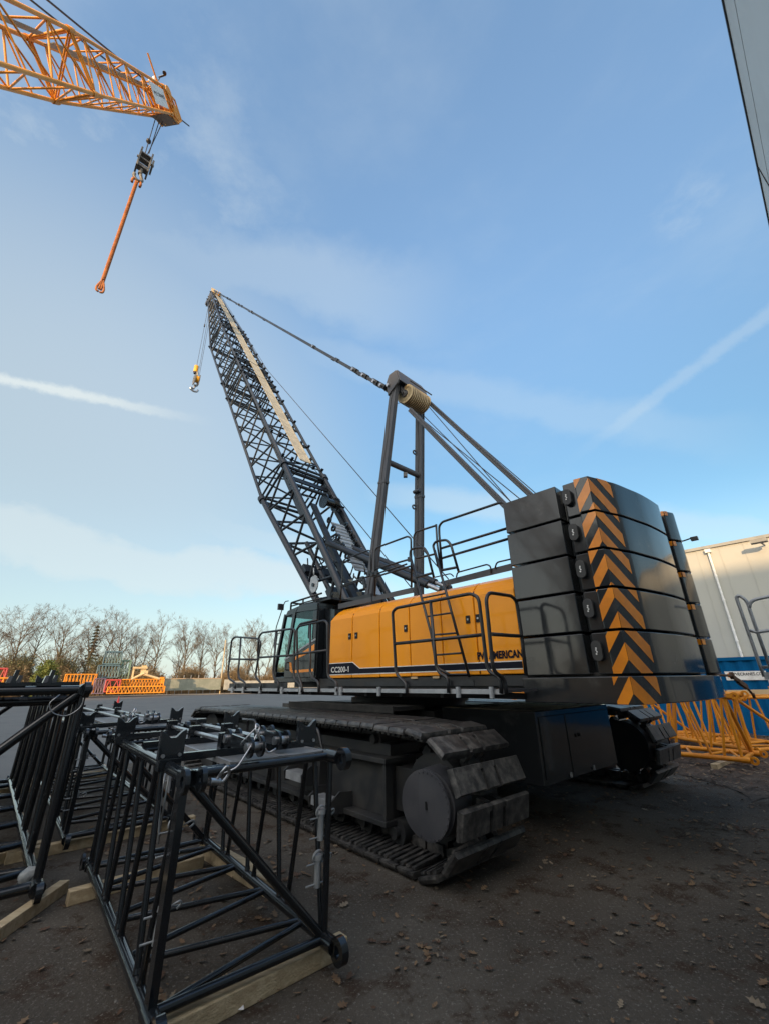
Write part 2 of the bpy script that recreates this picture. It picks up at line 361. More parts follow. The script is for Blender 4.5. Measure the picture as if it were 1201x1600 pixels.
for k in range(10): mb = MB(); mb.beam(W(2.8 + k * .7, Q1 + .05, 1.645), W(2.8 + k * .7, Q0 + .3, 1.59), .05, .07); mb.build('walkway_bracket', M['black'], crane)
mb = MB(); mb.box((3.0, Q1 + .02, 1.74), (4.9, Q1 + .035, 1.80), W); mb.box((7.0, Q1 + .02, 1.71), (9.35, Q1 + .035, 1.80), W); mb.build('toe_board', M['rail'], crane)
# ---- engine housing: door panels with seams
def px1(x, y): return (340 + x / 4.619, 900 + y / 4.619)
def px2(x, y): return (580 + x / 4.619, 860 + y / 4.619)
def px3(x, y): return (630 + x / 5.72, 780 + y / 5.72)
def px4(x, y): return (500 + x / 6.672, 820 + y / 6.672)
ZB, ZT = 1.865, 3.16
def s_at(x, y): return SQ(x, y, Q0).dot(L)
SEAM = [s_at(*p) for p in ((515, 1010), (550, 1010), (593, 1010), (640, 1000), (690, 990), (743, 985))] + [2.80]
prof = [(Q0, ZB), (Q0, 2.93), (Q0 + .035, 3.02), (Q0 + .12, 3.10), (Q0 + .24, ZT), (Q0 + 1.0, ZT + .02), (Q0 + 1.0, ZB)]
hous = MB(); hous.box((2.82, Q0 + .03, ZB), (6.9, Q0 + .98, 3.0), W); hous.box((2.82, Q0 + .28, 3.0), (6.9, Q0 + .98, 3.12), W)
hs = hous.build('engine_housing', M['black'], crane)
for i in range(6):
    a, b = SEAM[i] - .008, SEAM[i + 1] + .008
    m2 = MB()
    if i == 0:     # chamfered front end
        n = len(prof); inner = [(q + (.0 if k in (4, 5, 6) else .0), z) for k, (q, z) in enumerate(prof)]
        fr_ = [W(a - (.10 if 1 <= k <= 4 else 0) * (0 if k < 2 else 1), q, z) for k, (q, z) in enumerate(prof)]
        bk = [W(b, q, z) for q, z in prof]
        k0 = m2.add(fr_ + bk)
        for k in range(n): m2.face((k0 + k, k0 + (k + 1) % n, k0 + n + (k + 1) % n, k0 + n + k))
        m2.face([k0 + n - 1 - k for k in range(n)]); m2.face([k0 + n + k for k in range(n)])
    else:
        m2.prism([W(a, q, z) for q, z in prof], L * (b - a))
    dp = m2.build('door_panel', M['yellow'], hs, bevel=.012)
# latches
for x, y in ((546, 994.5), (556, 993), (632.8, 982), (730, 968), (745.6, 966)):
    p = SQ(x, y, Q0 - .012); s, z = p.dot(L), p.z
    m2 = MB(); m2.box((s - .035, Q0 - .014, z - .055), (s + .035, Q0 + .01, z + .055), W); m2.box((s - .014, Q0 - .02, z - .014), (s + .014, Q0 - .01, z + .014), W, 1)
    m2.build('door_latch', [M['black'], M['steel']], hs, bevel=.004)
# stripe (navy with white edges) and black number box
def sz(x, y): p = SQ(x, y, Q0); return p.dot(L), p.z
m2 = MB(); qs = Q0 - .004
s0, z0 = sz(562, 1044.3); z1 = sz(580, 1052.0)[1]; zt = sz(580, 1044.2)[1]; sf = SEAM[0] - .002; zb2 = sz(530, 1055.5)[1]; zt2 = sz(530, 1036.8)[1]
sb = sz(551, 1037)[0]
def strip(pts, m, q): m2.prism([W(s, q, z) for s, z in pts], P * .0035, m)
strip([(sf, z1), (sf, zt2), (sb, zt2), (s0, zt), (2.82, zt), (2.82, z1)], 0, qs)
strip([(sf, z1 - .014), (sf, z1), (2.82, z1), (2.82, z1 - .014)], 1, qs)
strip([(sf, zt2), (sf, zt2 + .012), (sb - .005, zt2 + .012), (s0 - .005, zt + .012), (2.82, zt + .012), (2.82, zt), (s0, zt), (sb, zt2)], 1, qs)
m2.build('side_stripe', [M['navy'], M['white']], hs)
m2 = MB(); a = SQ(517.5, 1051.0, Q0 - .006); b = SQ(545, 1048.5, Q0 - .006)
text_shape(m2, 'CC200-1', a, -L, Z, .135, .002, 0, .02, width=(a - b).length); w_ = (a - b).length; xs_ = max((v - a).dot(-L) for v in m2.v); zt_ = max(v.z for v in m2.v); c_ = a - L * (xs_ - .012); m2.poly([V((q.x, q.y, z)) for q, z in ((c_ + L * .002, zt_), (c_ + L * .028, zt_ - .030), (c_ + L * .016, zt_ - .036), (c_ - L * .004, zt_ - .016))][::-1]); m2.build('model_lettering', M['white'], hs)
m2 = MB(); a = SQ(745.5, 1030.5, Q0 - .006); b = SQ(816.5, 1026, Q0 - .006)
text_shape(m2, 'PVE AMERICAN', V((a.x, a.y, a.z)), -L, Z, .128, .002, 0, .045, width=(a - b).length * 1.0); m2.build('side_lettering', M['navy'], hs)
# yellow small plates under the doors
m2 = MB()
for x0, x1 in ((642, 652), (676, 686)):
    a = s_at(x0, 1058); b = s_at(x1, 1058); m2.box((b, Q0 - .01, 1.83), (a, Q0, 1.86), W)
m2.build('sill_plate', M['cream'], hs)
# right-hand housing and machinery between
m2 = MB(); m2.prism([W(2.82, 2 * QC - q, z) for q, z in prof], L * 4.0); m2.build('engine_housing', M['yellow'], crane, bevel=.01)
m2 = MB(); m2.box((1.8, 6.1, 1.86), (6.4, 7.75, 2.75), W); m2.box((6.3, 6.15, 1.86), (7.2, 6.35, 2.9), W); m2.box((6.3, 7.5, 1.86), (7.2, 7.7, 2.9), W); m2.build('machinery_deck', M['frame'], crane)
for s in (3.4, 4.6):
    m2 = MB(); m2.tube(W(s, 6.2, 2.95), W(s, 7.65, 2.95), .26, 24); m2.ring(W(s, 6.22, 2.95), P, .40, 0, .04, 28); m2.ring(W(s, 7.63, 2.95), P, .40, 0, .04, 28); m2.build('winch_drum', M['char'], crane)
# roof coaming
for pts in ([px4(190, 880), px4(190, 826), px4(535, 752), px4(535, 803)], [px4(545, 797), px4(545, 748), px4(965, 652), px4(965, 708)], [px3(365, 775), px3(330, 745), px3(330, 737), px3(966, 572), px3(966, 633)]):
    m2 = MB(); m2.prism([SQ(x, y, Q0 + .22) for x, y in pts], P * .02); m2.build('roof_coaming', M['char'], crane)
# roof cable loops / low rails
def rail(name, paths, q, r=.02, fil=.09, conv=lambda x, y: (x, y), parent=None, mt='rail', fn=SQ):
    m2 = MB()
    for p in paths: m2.path([fn(*conv(*t), q) for t in p], r, 10, fil=fil)
    return m2.build(name, M[mt], parent or crane)
rail('roof_hand_loop', [[(470, 700), (480, 655), (745, 583), (775, 600), (780, 660)]], Q0 + .2, .012, .06, px3)
rail('roof_hand_loop', [[(815, 620), (830, 565), (960, 535)]], Q0 + .2, .012, .06, px3)
rail('roof_hand_loop', [[(270, 700), (420, 665), (445, 690)]], Q0 + .2, .010, .06, px3)
# walkway handrails
rail('handrail', [[(128, 815), (128, 772), (82, 742), (76, 700), (103, 462), (125, 440), (290, 452), (314, 478), (275, 712), (283, 742), (312, 772), (312, 825)], [(170, 437), (150, 700), (156, 740), (200, 772), (200, 820)], [(88, 600), (288, 604)]], Q1 - .02, .02, .07, px1)
rail('handrail', [[(293, 590), (296, 445), (320, 410), (548, 380), (558, 395), (550, 700), (556, 745), (598, 790), (590, 838)], [(428, 395), (402, 690), (408, 735), (440, 768), (440, 832)], [(290, 590), (550, 572)]], Q1 - .02, .02, .07, px1)
rail('handrail', [[(612, 838), (607, 792), (590, 735), (580, 700), (572, 385), (592, 362), (775, 322), (794, 345), (796, 710), (806, 737), (858, 768), (860, 835)], [(670, 347), (667, 690), (680, 735), (730, 768), (730, 838)], [(560, 566), (790, 538)], [(585, 365), (600, 345), (722, 318)]], Q1 - .02, .02, .07, px1)
rail('handrail', [[(255, 1030), (250, 965), (190, 905), (176, 868), (152, 445), (178, 417), (715, 312), (762, 335), (776, 372), (830, 830), (852, 880), (930, 918), (935, 1035)], [(425, 372), (465, 835), (490, 888), (550, 918), (555, 1030)], [(165, 675), (795, 610)]], Q1 - .02, .021, .07, px2)
s5 = SQ(*px2(970, 1030), Q1).dot(L)
rail('handrail', [[(972, 1035), (960, 930), (890, 882), (872, 825), (825, 345), (850, 305), (1010, 330), (1045, 368), (1085, 640), (1115, 905)], [(868, 605), (1080, 620)]], s5, .021, .07, px2, fn=SS)
# access ladder up the housing side
ql = Q0 - .16
lad = rail('access_ladder', [[(565, 900), (470, 848), (430, 600), (285, 60)], [(705, 915), (455, 0)]], ql, .02, .05, px2)
m2 = MB()
for a, b in (((360, 345), (530, 312)), ((400, 478), (570, 452)), ((430, 612), (605, 598)), ((472, 755), (645, 742)), ((500, 898), (690, 895))):
    m2.tube(SQ(*px2(*a), ql), SQ(*px2(*b), ql), .014, 8)
m2.build('ladder_rung', M['rail'], lad)
rail('ladder_hoop', [[(88, 640), (58, 505), (62, 455), (95, 437), (180, 430), (216, 485), (270, 702)], [(110, 700), (262, 660)]], ql, .02, .05, px3, lad)
rail('ladder_hoop', [[(310, 600), (263, 415), (280, 385), (310, 372), (385, 364), (422, 405), (490, 645)], [(338, 636), (482, 608)]], ql, .02, .05, px3, lad)
# roof handrails
rail('roof_handrail', [[(345, 640), (317, 300), (317, 240), (345, 203), (855, 32), (890, 28), (908, 50)], [(335, 440), (918, 262)], [(345, 527), (932, 355)]], Q0 + .15, .02, .06, px3)
rail('roof_handrail', [[(335, 640), (300, 400), (290, 225)], [(290, 235), (110, 292), (92, 330), (92, 500), (115, 530), (290, 488)]], Q0 + .15, .018, .05, px3)
rail('roof_handrail', [[(572, 745), (575, 265), (600, 235), (912, 120), (945, 142), (950, 650)], [(575, 462), (935, 358)], [(575, 545), (935, 432)]], Q0 + .2, .018, .05, px4)
rail('roof_handrail', [[(210, 815), (228, 600), (238, 385), (265, 355), (508, 265), (532, 285), (535, 470)], [(215, 640), (500, 540), (900, 410)], [(220, 650), (470, 570)], [(250, 380), (440, 415), (466, 440), (470, 520)]], Q0 + .2, .016, .05, px4)
for x, y in ((930, 360), (520, 500), (545, 520), (590, 505), (430, 570), (460, 600), (470, 640), (445, 560)):
    p = SQ(*px4(x, y), Q0 + .2); m2 = MB(); m2.beam(p - Z * .04, p + Z * .04, .06, .05, P); m2.build('rail_clamp', M['rail'], crane)
# ---- counterweight stacks
CX = lambda s, q, z: W(s, q, z)
PL = [(2.77, 5.02), (1.99, 5.02), (1.99, 5.22), (1.915, 5.22), (1.915, 5.07), (1.745, 5.07), (1.74, 5.01), (1.57, 5.035), (1.525, 5.17), (1.47, 5.35), (1.41, 5.54), (1.355, 5.83), (1.30, 6.14), (1.265, 6.50), (1.25, 6.78), (1.27, 6.84), (2.77, 6.84)]
LV = [4.165, 3.685, 3.215, 2.757, 2.290, 1.828]
def cr_(pts, n=4):
    o = []
    for i in range(len(pts) - 1):
        p0 = pts[max(0, i - 1)]; p1 = pts[i]; p2 = pts[i + 1]; p3 = pts[min(len(pts) - 1, i + 2)]
        for k in range(n):
            t = k / n; o.append(tuple(.5 * (2 * p1[j] + (p2[j] - p0[j]) * t + (2 * p0[j] - 5 * p1[j] + 4 * p2[j] - p3[j]) * t * t + (3 * p1[j] - p0[j] - 3 * p2[j] + p3[j]) * t ** 3) for j in (0, 1)))
    return o + [pts[-1]]
PL = PL[:7] + cr_(PL[7:15]) + PL[15:]
VERT = (1.57, 5.035)
rear = PL[7:7 + 17]
def uv_rear(u):
    for a, b in zip(rear, rear[1:]):
        l = math.hypot(b[0] - a[0], b[1] - a[1])
        if u <= l: t = u / l; return a[0] + (b[0] - a[0]) * t, a[1] + (b[1] - a[1]) * t
        u -= l
    return rear[-1]
def uv_left(u):
    return 1.57 + (1.74 - 1.57) * u / .172, 5.035 + (5.01 - 5.035) * u / .172
def clip(poly, axis, val, keep_less):
    out = []
    for i in range(len(poly)):
        a, b = poly[i], poly[(i + 1) % len(poly)]
        ia = (a[axis] <= val) == keep_less; ib = (b[axis] <= val) == keep_less
        if ia: out.append(a)
        if ia != ib:
            t = (val - a[axis]) / (b[axis] - a[axis]); out.append((a[0] + (b[0] - a[0]) * t, a[1] + (b[1] - a[1]) * t))
    return out
APEX0, PER, TH = 4.165 - .045, .328, .176
def chevrons(parent, z0, z1, mir=False, qm=None):
    m2 = MB()
    cen = lambda s, q, z: W(s, (2 * qm - q) if mir else q, z)
    for k in range(-2, 14):
        za = APEX0 - k * PER
        # left panel: going down away from the vertex; slope .
        for fn, ul, sl in ((uv_left, .172, 1.45), (uv_rear, .405, .88)):
            cuts = [0, ul] if fn is uv_left else [ul * k / 10 for k in range(11)]
            for u0, u1 in zip(cuts, cuts[1:]):
                pg = [(u0, za - sl * u0), (u1, za - sl * u1), (u1, za - TH - sl * u1), (u0, za - TH - sl * u0)]
                pg = clip(clip(pg, 1, z1 - .004, True), 1, z0 + .004, False)
                if len(pg) < 3: continue
                pts = []
                for u, z in pg:
                    s, q = fn(max(0.0, u)); off = (-.003 if fn is uv_rear else -.0015)
                    pts.append(cen(s + (off if fn is uv_rear else 0), q + (-.001 if fn is uv_rear else -.003), z))
                if (fn is uv_rear) != mir: pts = pts[::-1]
                m2.poly(pts)
    if m2.f: m2.build('chevron_marking', M['orange'], parent)
def slab(poly, z0, z1, name='counterweight_slab', bev=.012):
    m2 = MB(); m2.prism([W(s, q, z0) for s, q in poly][::-1], Z * (z1 - z0)); return m2.build(name, M['cw'], crane, bevel=bev, soft=28)
CM = 6.935
for i in range(5):
    z1, z0 = LV[i] - .012, LV[i + 1] + .012
    for mir in (False, True):
        pl = ([(2.77, 7.10), (1.27, 7.11), (1.19, 7.30), (1.20, 7.42), (1.24, 7.60)] + [(s, 2 * CM - q) for s, q in PL if q < 6.25][::-1]) if mir else PL
        o = slab(pl, z0, z1); chevrons(o, z0, z1, mir, CM)
        m2 = MB(); cq = lambda q: (2 * CM - q) if mir else q     # lifting lug: oval plate
        zc = (z0 + z1) / 2 + .02
        pts = []
        for k in range(20):
            a = 2 * math.pi * k / 20; pts.append(W(1.862 + .056 * math.cos(a), cq(5.045), zc + (.055 if math.sin(a) > 0 else -.05) + .056 * math.sin(a)))
        m2.prism(pts, P * (-.045 if not mir else .045)); m2.build('lifting_lug', M['frame'], o, bevel=.006)
        if mir:
            m2 = MB(); m2.prism([W(1.27, 7.098, z1 - .075), W(1.27, 7.098, z1 - .005), W(1.31, 7.098, z1 - .005), W(1.31, 7.098, z1 - .075)], P * -.004); m2.prism([W(1.262, 7.112, z1 - .075), W(1.262, 7.112, z1 - .005), W(1.24, 7.165, z1 - .005), W(1.24, 7.165, z1 - .075)], L * -.006); m2.build('yellow_label', M['orange'], o)
        if not mir:
            m2 = MB()
            for du, dz in ((0, .03), (.004, .012), (-.002, -.008), (.006, -.03)): m2.ring(W(1.862 + du, 4.997, zc + dz), P, .009, 0, .004, 8)
            m2.build('lug_mark', M['white'], o)
m2 = MB(); m2.box((1.9, 5.4, 1.83), (2.7, 6.8, 4.15), W); m2.box((1.9, 7.05, 1.83), (2.7, 8.4, 4.15), W); m2.build('stack_core', M['black'], crane)
BPL = [(2.80, 4.985), (1.58, 4.985), (1.50, 5.17), (1.445, 5.35), (1.385, 5.54), (1.33, 5.83), (1.275, 6.14), (1.24, 6.50), (1.225, CM)]
BPL = BPL[:1] + cr_(BPL[1:]); RB = BPL[1:18]
BPL = BPL + [(s, 2 * CM - q) for s, q in BPL[-2::-1]]
bs_ = slab(BPL, 1.545, 1.818, 'counterweight_base')
rear[:] = RB
_ul = uv_left
def uv_left(u): return 1.58 + u, 4.985
chevrons(bs_, 1.545, 1.818)
m2 = MB(); pts = [(1100, 1053), (1122, 1054), (1140, 1056), (1152, 1066)]
p0 = W(1.35, 8.35, 1.86); e = [on_plane(x, y, L, 1.32) for x, y in ((1105, 1054), (1143, 1056), (1152, 1064), (1166, 1074), (1177, 1087))]
m2.tube(e[0], e[1], .018, 8); m2.ring(e[1], L, .055, .02, .05, 16); m2.beam(e[1], e[3], .06, .035, L); m2.beam(e[2], e[3], .075, .05, L); m2.tube(e[3], e[4], .02, 8); m2.ring(e[4], L, .045, .015, .04, 14)
m2.build('lifting_link', M['rust'], crane)
m2 = MB(); a = on_plane(1068, 845, P, 8.3); m2.path([W(1.45, 7.2, 3.66), a, a + Z * .02 - L * .12], .012, 8); m2.beam(a - L * .1, a - L * .2, .07, .06); m2.build('rear_camera', M['rail'], crane)
# ---- cab
QCB = 5.02
def cq(x, y, q=QCB): return SQ(420 + x / 10.0, 920 + y / 10.0, q)      # pixels of the x10 zoom
def sc(x, y, q=QCB): p = cq(x, y, q); return p.dot(L), p.z
# side outline measured on the cab's side plane
A_ = sc(120, 1400); B_ = sc(290, 300); C_ = sc(470, 235); D_ = sc(775, 185); E_ = sc(715, 1400)
zf = 1.86; sr = E_[0]
ztop = 3.36
outl = [(sr, zf), (8.86, zf), (8.90, 2.15), (8.62, 3.22), (8.50, 3.33), (7.9, 3.40), (sr + .02, ztop), (sr, 3.3)]
QW = 1.02      # cab width
cab = MB()
cab.box((sr, QCB + .02, 1.80), (8.86, QCB + QW, zf + .06), W)               # floor
cab.prism([W(s, QCB + .02, z) for s, z in [(sr, 3.26), (8.60, 3.20), (8.50, 3.33), (7.9, 3.40), (sr, ztop)]], P * (QW - .02))  # roof
cab.prism([W(s, QCB + .03, z) for s, z in [(sr, zf), (sr + .09, zf), (sr + .09, 3.3), (sr, 3.3)]], P * (QW - .03))   # rear wall
cab.prism([W(s, QCB + QW - .04, z) for s, z in outl], P * .04)    # far side lower is glazed too, keep it as a panel
for q in (QCB + .02, QCB + QW - .08):       # front pillars
    cab.beam(W(8.86, q + .03, 1.9), W(8.88, q + .03, 2.15), .07, .08, L); cab.beam(W(8.88, q + .03, 2.13), W(8.60, q + .03, 3.26), .07, .08, L)
cab.box((8.80, QCB + .02, 1.86), (8.90, QCB + QW, 2.02), W)
cb = cab.build('cab', M['dark'], crane, bevel=.015)
m2 = MB(); m2.prism([W(8.87, QCB + .08, 2.0), W(8.89, QCB + .08, 2.15), W(8.61, QCB + .08, 3.2), W(8.595, QCB + .08, 3.2), W(8.875, QCB + .08, 2.15), W(8.855, QCB + .08, 2.0)], P * (QW - .16)); m2.build('windscreen', M['glass'], cb)
# door with window opening: built as frame bars and a lower panel
fA = lambda s, z, d=0.0: W(s, QCB - d, z)
d0, d1 = sr + .0, 8.20
m2 = MB()
lowz = lambda s: 2.48 + (s - d0) * (2.30 - 2.48) / (8.42 - d0)
dpan = [(d0 + .02, zf + .03), (8.42, zf + .03), (8.42, 2.26), (d0 + .02, 2.62)]
m2.prism([fA(s, z, .0) for s, z in dpan], P * .05)
m2.prism([fA(s, z, .0) for s, z in [(8.42, 2.26), (8.34, 2.30), (8.12, 3.24), (8.02, 3.34), (8.12, 3.34), (8.24, 3.24)]], P * .05)       # front bar of the door
m2.prism([fA(s, z, .0) for s, z in [(8.12, 3.24), (8.02, 3.34), (d0 + .02, 3.35), (d0 + .02, 3.20)]], P * .05)                           # head
m2.prism([fA(s, z, .0) for s, z in [(d0 + .02, 2.62), (d0 + .17, 2.58), (d0 + .17, 3.20), (d0 + .02, 3.20)]], P * .05)                   # rear bar
dr = m2.build('door', M['dark'], cb, bevel=.01)
m2 = MB(); m2.prism([fA(s, z, -.02) for s, z in [(d0 + .17, 2.57), (8.36, 2.28), (8.13, 3.24), (d0 + .17, 3.21)]], P * .01); m2.build('door_window', M['glass'], dr)
m2 = MB(); m2.prism([fA(s, z, .006) for s, z in [(8.44, 2.245), (d0 + .02, 2.60), (d0 + .02, 2.635), (8.44, 2.28)]], P * .004, 1)
m2.prism([fA(s, z, .006) for s, z in [(8.05, 2.29), (d0 + .05, 2.52), (d0 + .05, 2.40), (8.02, 2.24)]], P * .004, 0)
m2.prism([fA(s, z, .006) for s, z in [(8.16, 2.20), (8.22, 2.20), (8.18, 2.02), (8.08, 2.0)]], P * .004, 0)
m2.prism([fA(s, z, .006) for s, z in [(8.10, 2.04), (8.10, 1.985), (d0 + .05, 2.0), (d0 + .05, 2.05)]], P * .004, 0)
m2.build('door_stripe', [M['orange'], M['galv']], dr)
m2 = MB(); m2.path([fA(8.28, 2.05, .0), fA(8.28, 2.05, .05), fA(8.28, 2.2, .05), fA(8.28, 2.2, .0)], .012, 8, fil=.02); m2.path([fA(d0 + .22, 2.65, .0), fA(d0 + .22, 2.65, .05), fA(d0 + .22, 2.95, .05), fA(d0 + .22, 2.95, .0)], .012, 8, fil=.02); m2.build('door_handle', M['rail'], dr)
m2 = MB(); m2.box((7.75, QCB + .3, 1.9), (8.1, QCB + .75, 2.25), W); m2.box((7.65, QCB + .3, 2.25), (7.78, QCB + .75, 2.95), W); m2.box((7.66, QCB + .4, 2.97), (7.76, QCB + .65, 3.12), W); m2.build('operator_seat', M['seat'], cb, bevel=.03)
m2 = MB(); m2.path([W(8.83, QCB + .06, 2.62), W(8.86, QCB + .0, 2.62), W(8.83, QCB + .0, 2.86), W(8.79, QCB + .06, 2.86)], .012, 8, fil=.03); m2.build('grab_handle', M['rail'], cb)
m2 = MB(); m2.path([W(8.9, QCB + .5, 2.12), W(8.87, QCB + .3, 2.3), W(8.8, QCB + .22, 2.62)], .01, 6); m2.build('wiper', M['rail'], cb)
m2 = MB(); m2.path([cq(310, 190), cq(255, 200), cq(220, 300), cq(120, 600), cq(80, 900), cq(95, 940)], .012, 8, fil=.05)
c = cq(190, 285); m2.box((c.dot(L) - .03, c.dot(P) - .07, c.z - .07), (c.dot(L) + .03, c.dot(P) + .07, c.z + .07), W); m2.build('wing_mirror', M['rail'], cb, bevel=.01)
# guard rail on the cab roof
m2 = MB()
for q in (QCB + .1, QCB + QW - .1):
    m2.path([W(8.50, q, 3.33), W(8.50, q, 3.52), W(7.3, q, 3.56)], .022, 8, fil=.04); m2.path([W(8.48, q, 3.44), W(7.3, q, 3.46)], .016, 8)
    for s in (8.0, 7.5): m2.tube(W(s, q, 3.36), W(s, q, 3.55), .02, 8)
m2.tube(W(8.50, QCB + .1, 3.52), W(8.50, QCB + QW - .1, 3.52), .022, 8)
m2.build('roof_guard', M['rail'], cb)
m2 = MB(); m2.prism([W(s, Q0 + .12, z) for s, z in [(SEAM[0] + .03, 1.86), (sr - .02, 1.86), (sr - .02, 3.24), (SEAM[0] + .03, 3.18)]], P * .9); m2.build('rear_cabinet', M['dark'], crane)
m2 = MB(); m2.box((7.0, 5.15, 3.40), (8.2, 6.1, 3.44), W); m2.box((6.6, 5.9, 3.3), (7.4, 6.2, 3.55), W); m2.build('roof_platform', M['rail'], crane)
# ---- gantry (A-frame) with sheave drum, struts and ropes
gl0, gl1 = SQ(577, 940, 6.10), SQ(617, 600, 6.43)
gr0, gr1 = SQ(634, 925, 7.62), SQ(652, 640, 7.42)
gr1 = W(gl1.dot(L), 7.42, gl1.z); gr0 = W(gl0.dot(L) - .05, 7.66, gl0.z)
for a, b in ((gl0, gl1), (gr0, gr1)):
    a = a + (a - b).normalized() * .9
    m2 = MB(); m2.beam(a, b, .10, .19, L); m2.beam(a - P * .055, b - P * .055, .02, .23, L); m2.beam(a + P * .055, b + P * .055, .02, .23, L); m2.beam(a.lerp(b, .56), a.lerp(b, .57), .15, .25, L)
    m2.path([a.lerp(b, t) - P * .075 + L * (.02 * math.sin(t * 23)) for t in [k / 24 for k in range(25)]], .012, 6)
    m2.build('gantry_leg', M['char'], crane, bevel=.008)
m2 = MB(); t = .60; a = gl0.lerp(gl1, t); b = gr0.lerp(gr1, t); m2.tube(a, b, .075, 14); m2.beam(a.lerp(b, .55) - Z * .1, a.lerp(b, .55) - Z * .22, .1, .1)
m2.build('gantry_crossbar', M['char'], crane)
m2 = MB()
for u in (.45, .72): p = gr0.lerp(gr1, u); m2.ring(p - P * .10 + L * .1, L, .07, .04, .03, 12)
p = gr0.lerp(gr1, .52); m2.tube(p - P * .11 + L * .1, p - P * .11 - L * .1, .05, 10)
m2.build('lifting_eye', M['char'], crane)
# head: folded plates joining the two legs
hs_ = gl1.dot(L); hz = gl1.z
hp = [(hs_ + .16, hz - .35), (hs_ + .20, hz + .10), (hs_ + .10, hz + .30), (hs_ - .16, hz + .30), (hs_ - .24, hz - .05), (hs_ - .20, hz - .14)]
m2 = MB()
for q in (6.30, 7.40): m2.prism([W(s, q, z) for s, z in hp], P * .05)
m2.prism([W(hs_ - .26, 6.35, hz - .06), W(hs_ - .17, 6.35, hz + .33), W(hs_ - .17, 7.30, hz + .33), W(hs_ - .20, 7.46, hz + .22), W(hs_ - .26, 7.46, hz - .06)], L * .03)
m2.box((hs_ - .15, 6.35, hz + .27), (hs_ + .12, 7.40, hz + .30), W)
m2.box((hs_ + .10, 6.35, hz - .1), (hs_ + .16, 7.40, hz + .15), W)
for q in (6.6, 6.88, 7.15): m2.box((hs_ - .16, q, hz - .2), (hs_ + .14, q + .03, hz + .22), W)
gh = m2.build('gantry_head', M['char'], crane, bevel=.008)
m2 = MB()
for q in (6.28, 7.46): m2.tube(W(hs_ + .12, q, hz - .05), W(hs_ + .12, q + .0, hz - .05) - P * (.04 if q < 7 else -.04), .05, 10)
m2.build('head_pin', M['steel'], gh)
dl = SQ(632.5, 615, 6.62); dz, ds = dl.z, dl.dot(L); dw = .72; drr = .275
m2 = MB()
m2.tube(W(ds, 6.62, dz), W(ds, 6.62 + dw, dz), drr * .80, 28)
nsh = 11
for k in range(nsh + 1): m2.ring(W(ds, 6.62 + .012 + k * (dw - .024) / nsh, dz), P, drr, drr * .5, .024, 56)
shv = m2.build('sheave_drum', M['tan'], crane)
m2 = MB()
for k in range(nsh): m2.ring(W(ds, 6.62 + .012 + (k + .5) * (dw - .024) / nsh, dz), P, drr * .95, drr * .6, .034, 56)
m2.build('wound_rope', M['bropes'], shv)
m2 = MB(); m2.ring(W(ds, 6.60, dz), P, .10, 0, .05, 20); m2.ring(W(ds, 6.57, dz), P, .055, 0, .04, 6, 1)
m2.beam(W(ds, 6.60, dz - .02), W(hs_ - .02, 6.60, hz + .1), .05, .17, P); m2.beam(W(ds, 7.38, dz), W(hs_ - .02, 7.38, hz + .1), .05, .17, P)
m2.tube(W(ds - .25, 6.55, dz + .24), W(ds - .25, 7.42, dz + .24), .018, 8); m2.tube(W(ds + .06, 6.5, dz - .31), W(ds + .06, 7.3, dz - .31), .015, 8)
m2.path([W(ds + .10, 6.5, dz - .31), W(ds + .2, 6.45, dz - .3), W(ds + .22, 6.45, dz)], .008, 6)
m2.build('sheave_bracket', [M['char'], M['steel']], shv)
m2 = MB(); a = SQ(640, 640, 6.55); b = SQ(806, 808, 6.55); m2.beam(a, b + (b - a).normalized() * .5, .07, .11, Z); m2.beam(a + Z * .055, b + (b - a).normalized() * .5 + Z * .055, .10, .02, Z); m2.beam(a - Z * .055, b + (b - a).normalized() * .5 - Z * .055, .10, .02, Z); m2.build('backstay_strut', M['char'], crane, bevel=.006)
m2 = MB(); a = SQ(668, 627, 7.38); b = SQ(840, 784, 7.38); m2.beam(a, b + (b - a).normalized() * 1.2, .07, .11, Z); m2.beam(a + Z * .055, b + (b - a).normalized() * 1.2 + Z * .055, .10, .02, Z); m2.beam(a - Z * .055, b + (b - a).normalized() * 1.2 - Z * .055, .10, .02, Z); m2.build('backstay_strut', M['char'], crane, bevel=.006)
for (x0, y0, q0, x1, y1, q1) in ((662, 650, 7.0, 800, 787, 6.6), (670, 636, 7.3, 798, 785, 7.0), (655, 652, 6.8, 812, 780, 7.2), (672, 629, 7.5, 840, 774, 7.6)):
    m2 = MB(); a = SQ(x0, y0, q0); b = SQ(x1, y1, q1); m2.tube(a, b + (b - a).normalized() * .8, .011, 6); m2.build('luffing_rope', M['rope'], crane)
m2 = MB(); a = SQ(656, 652, 6.75); m2.build  # ropes end inside the counterweight stack
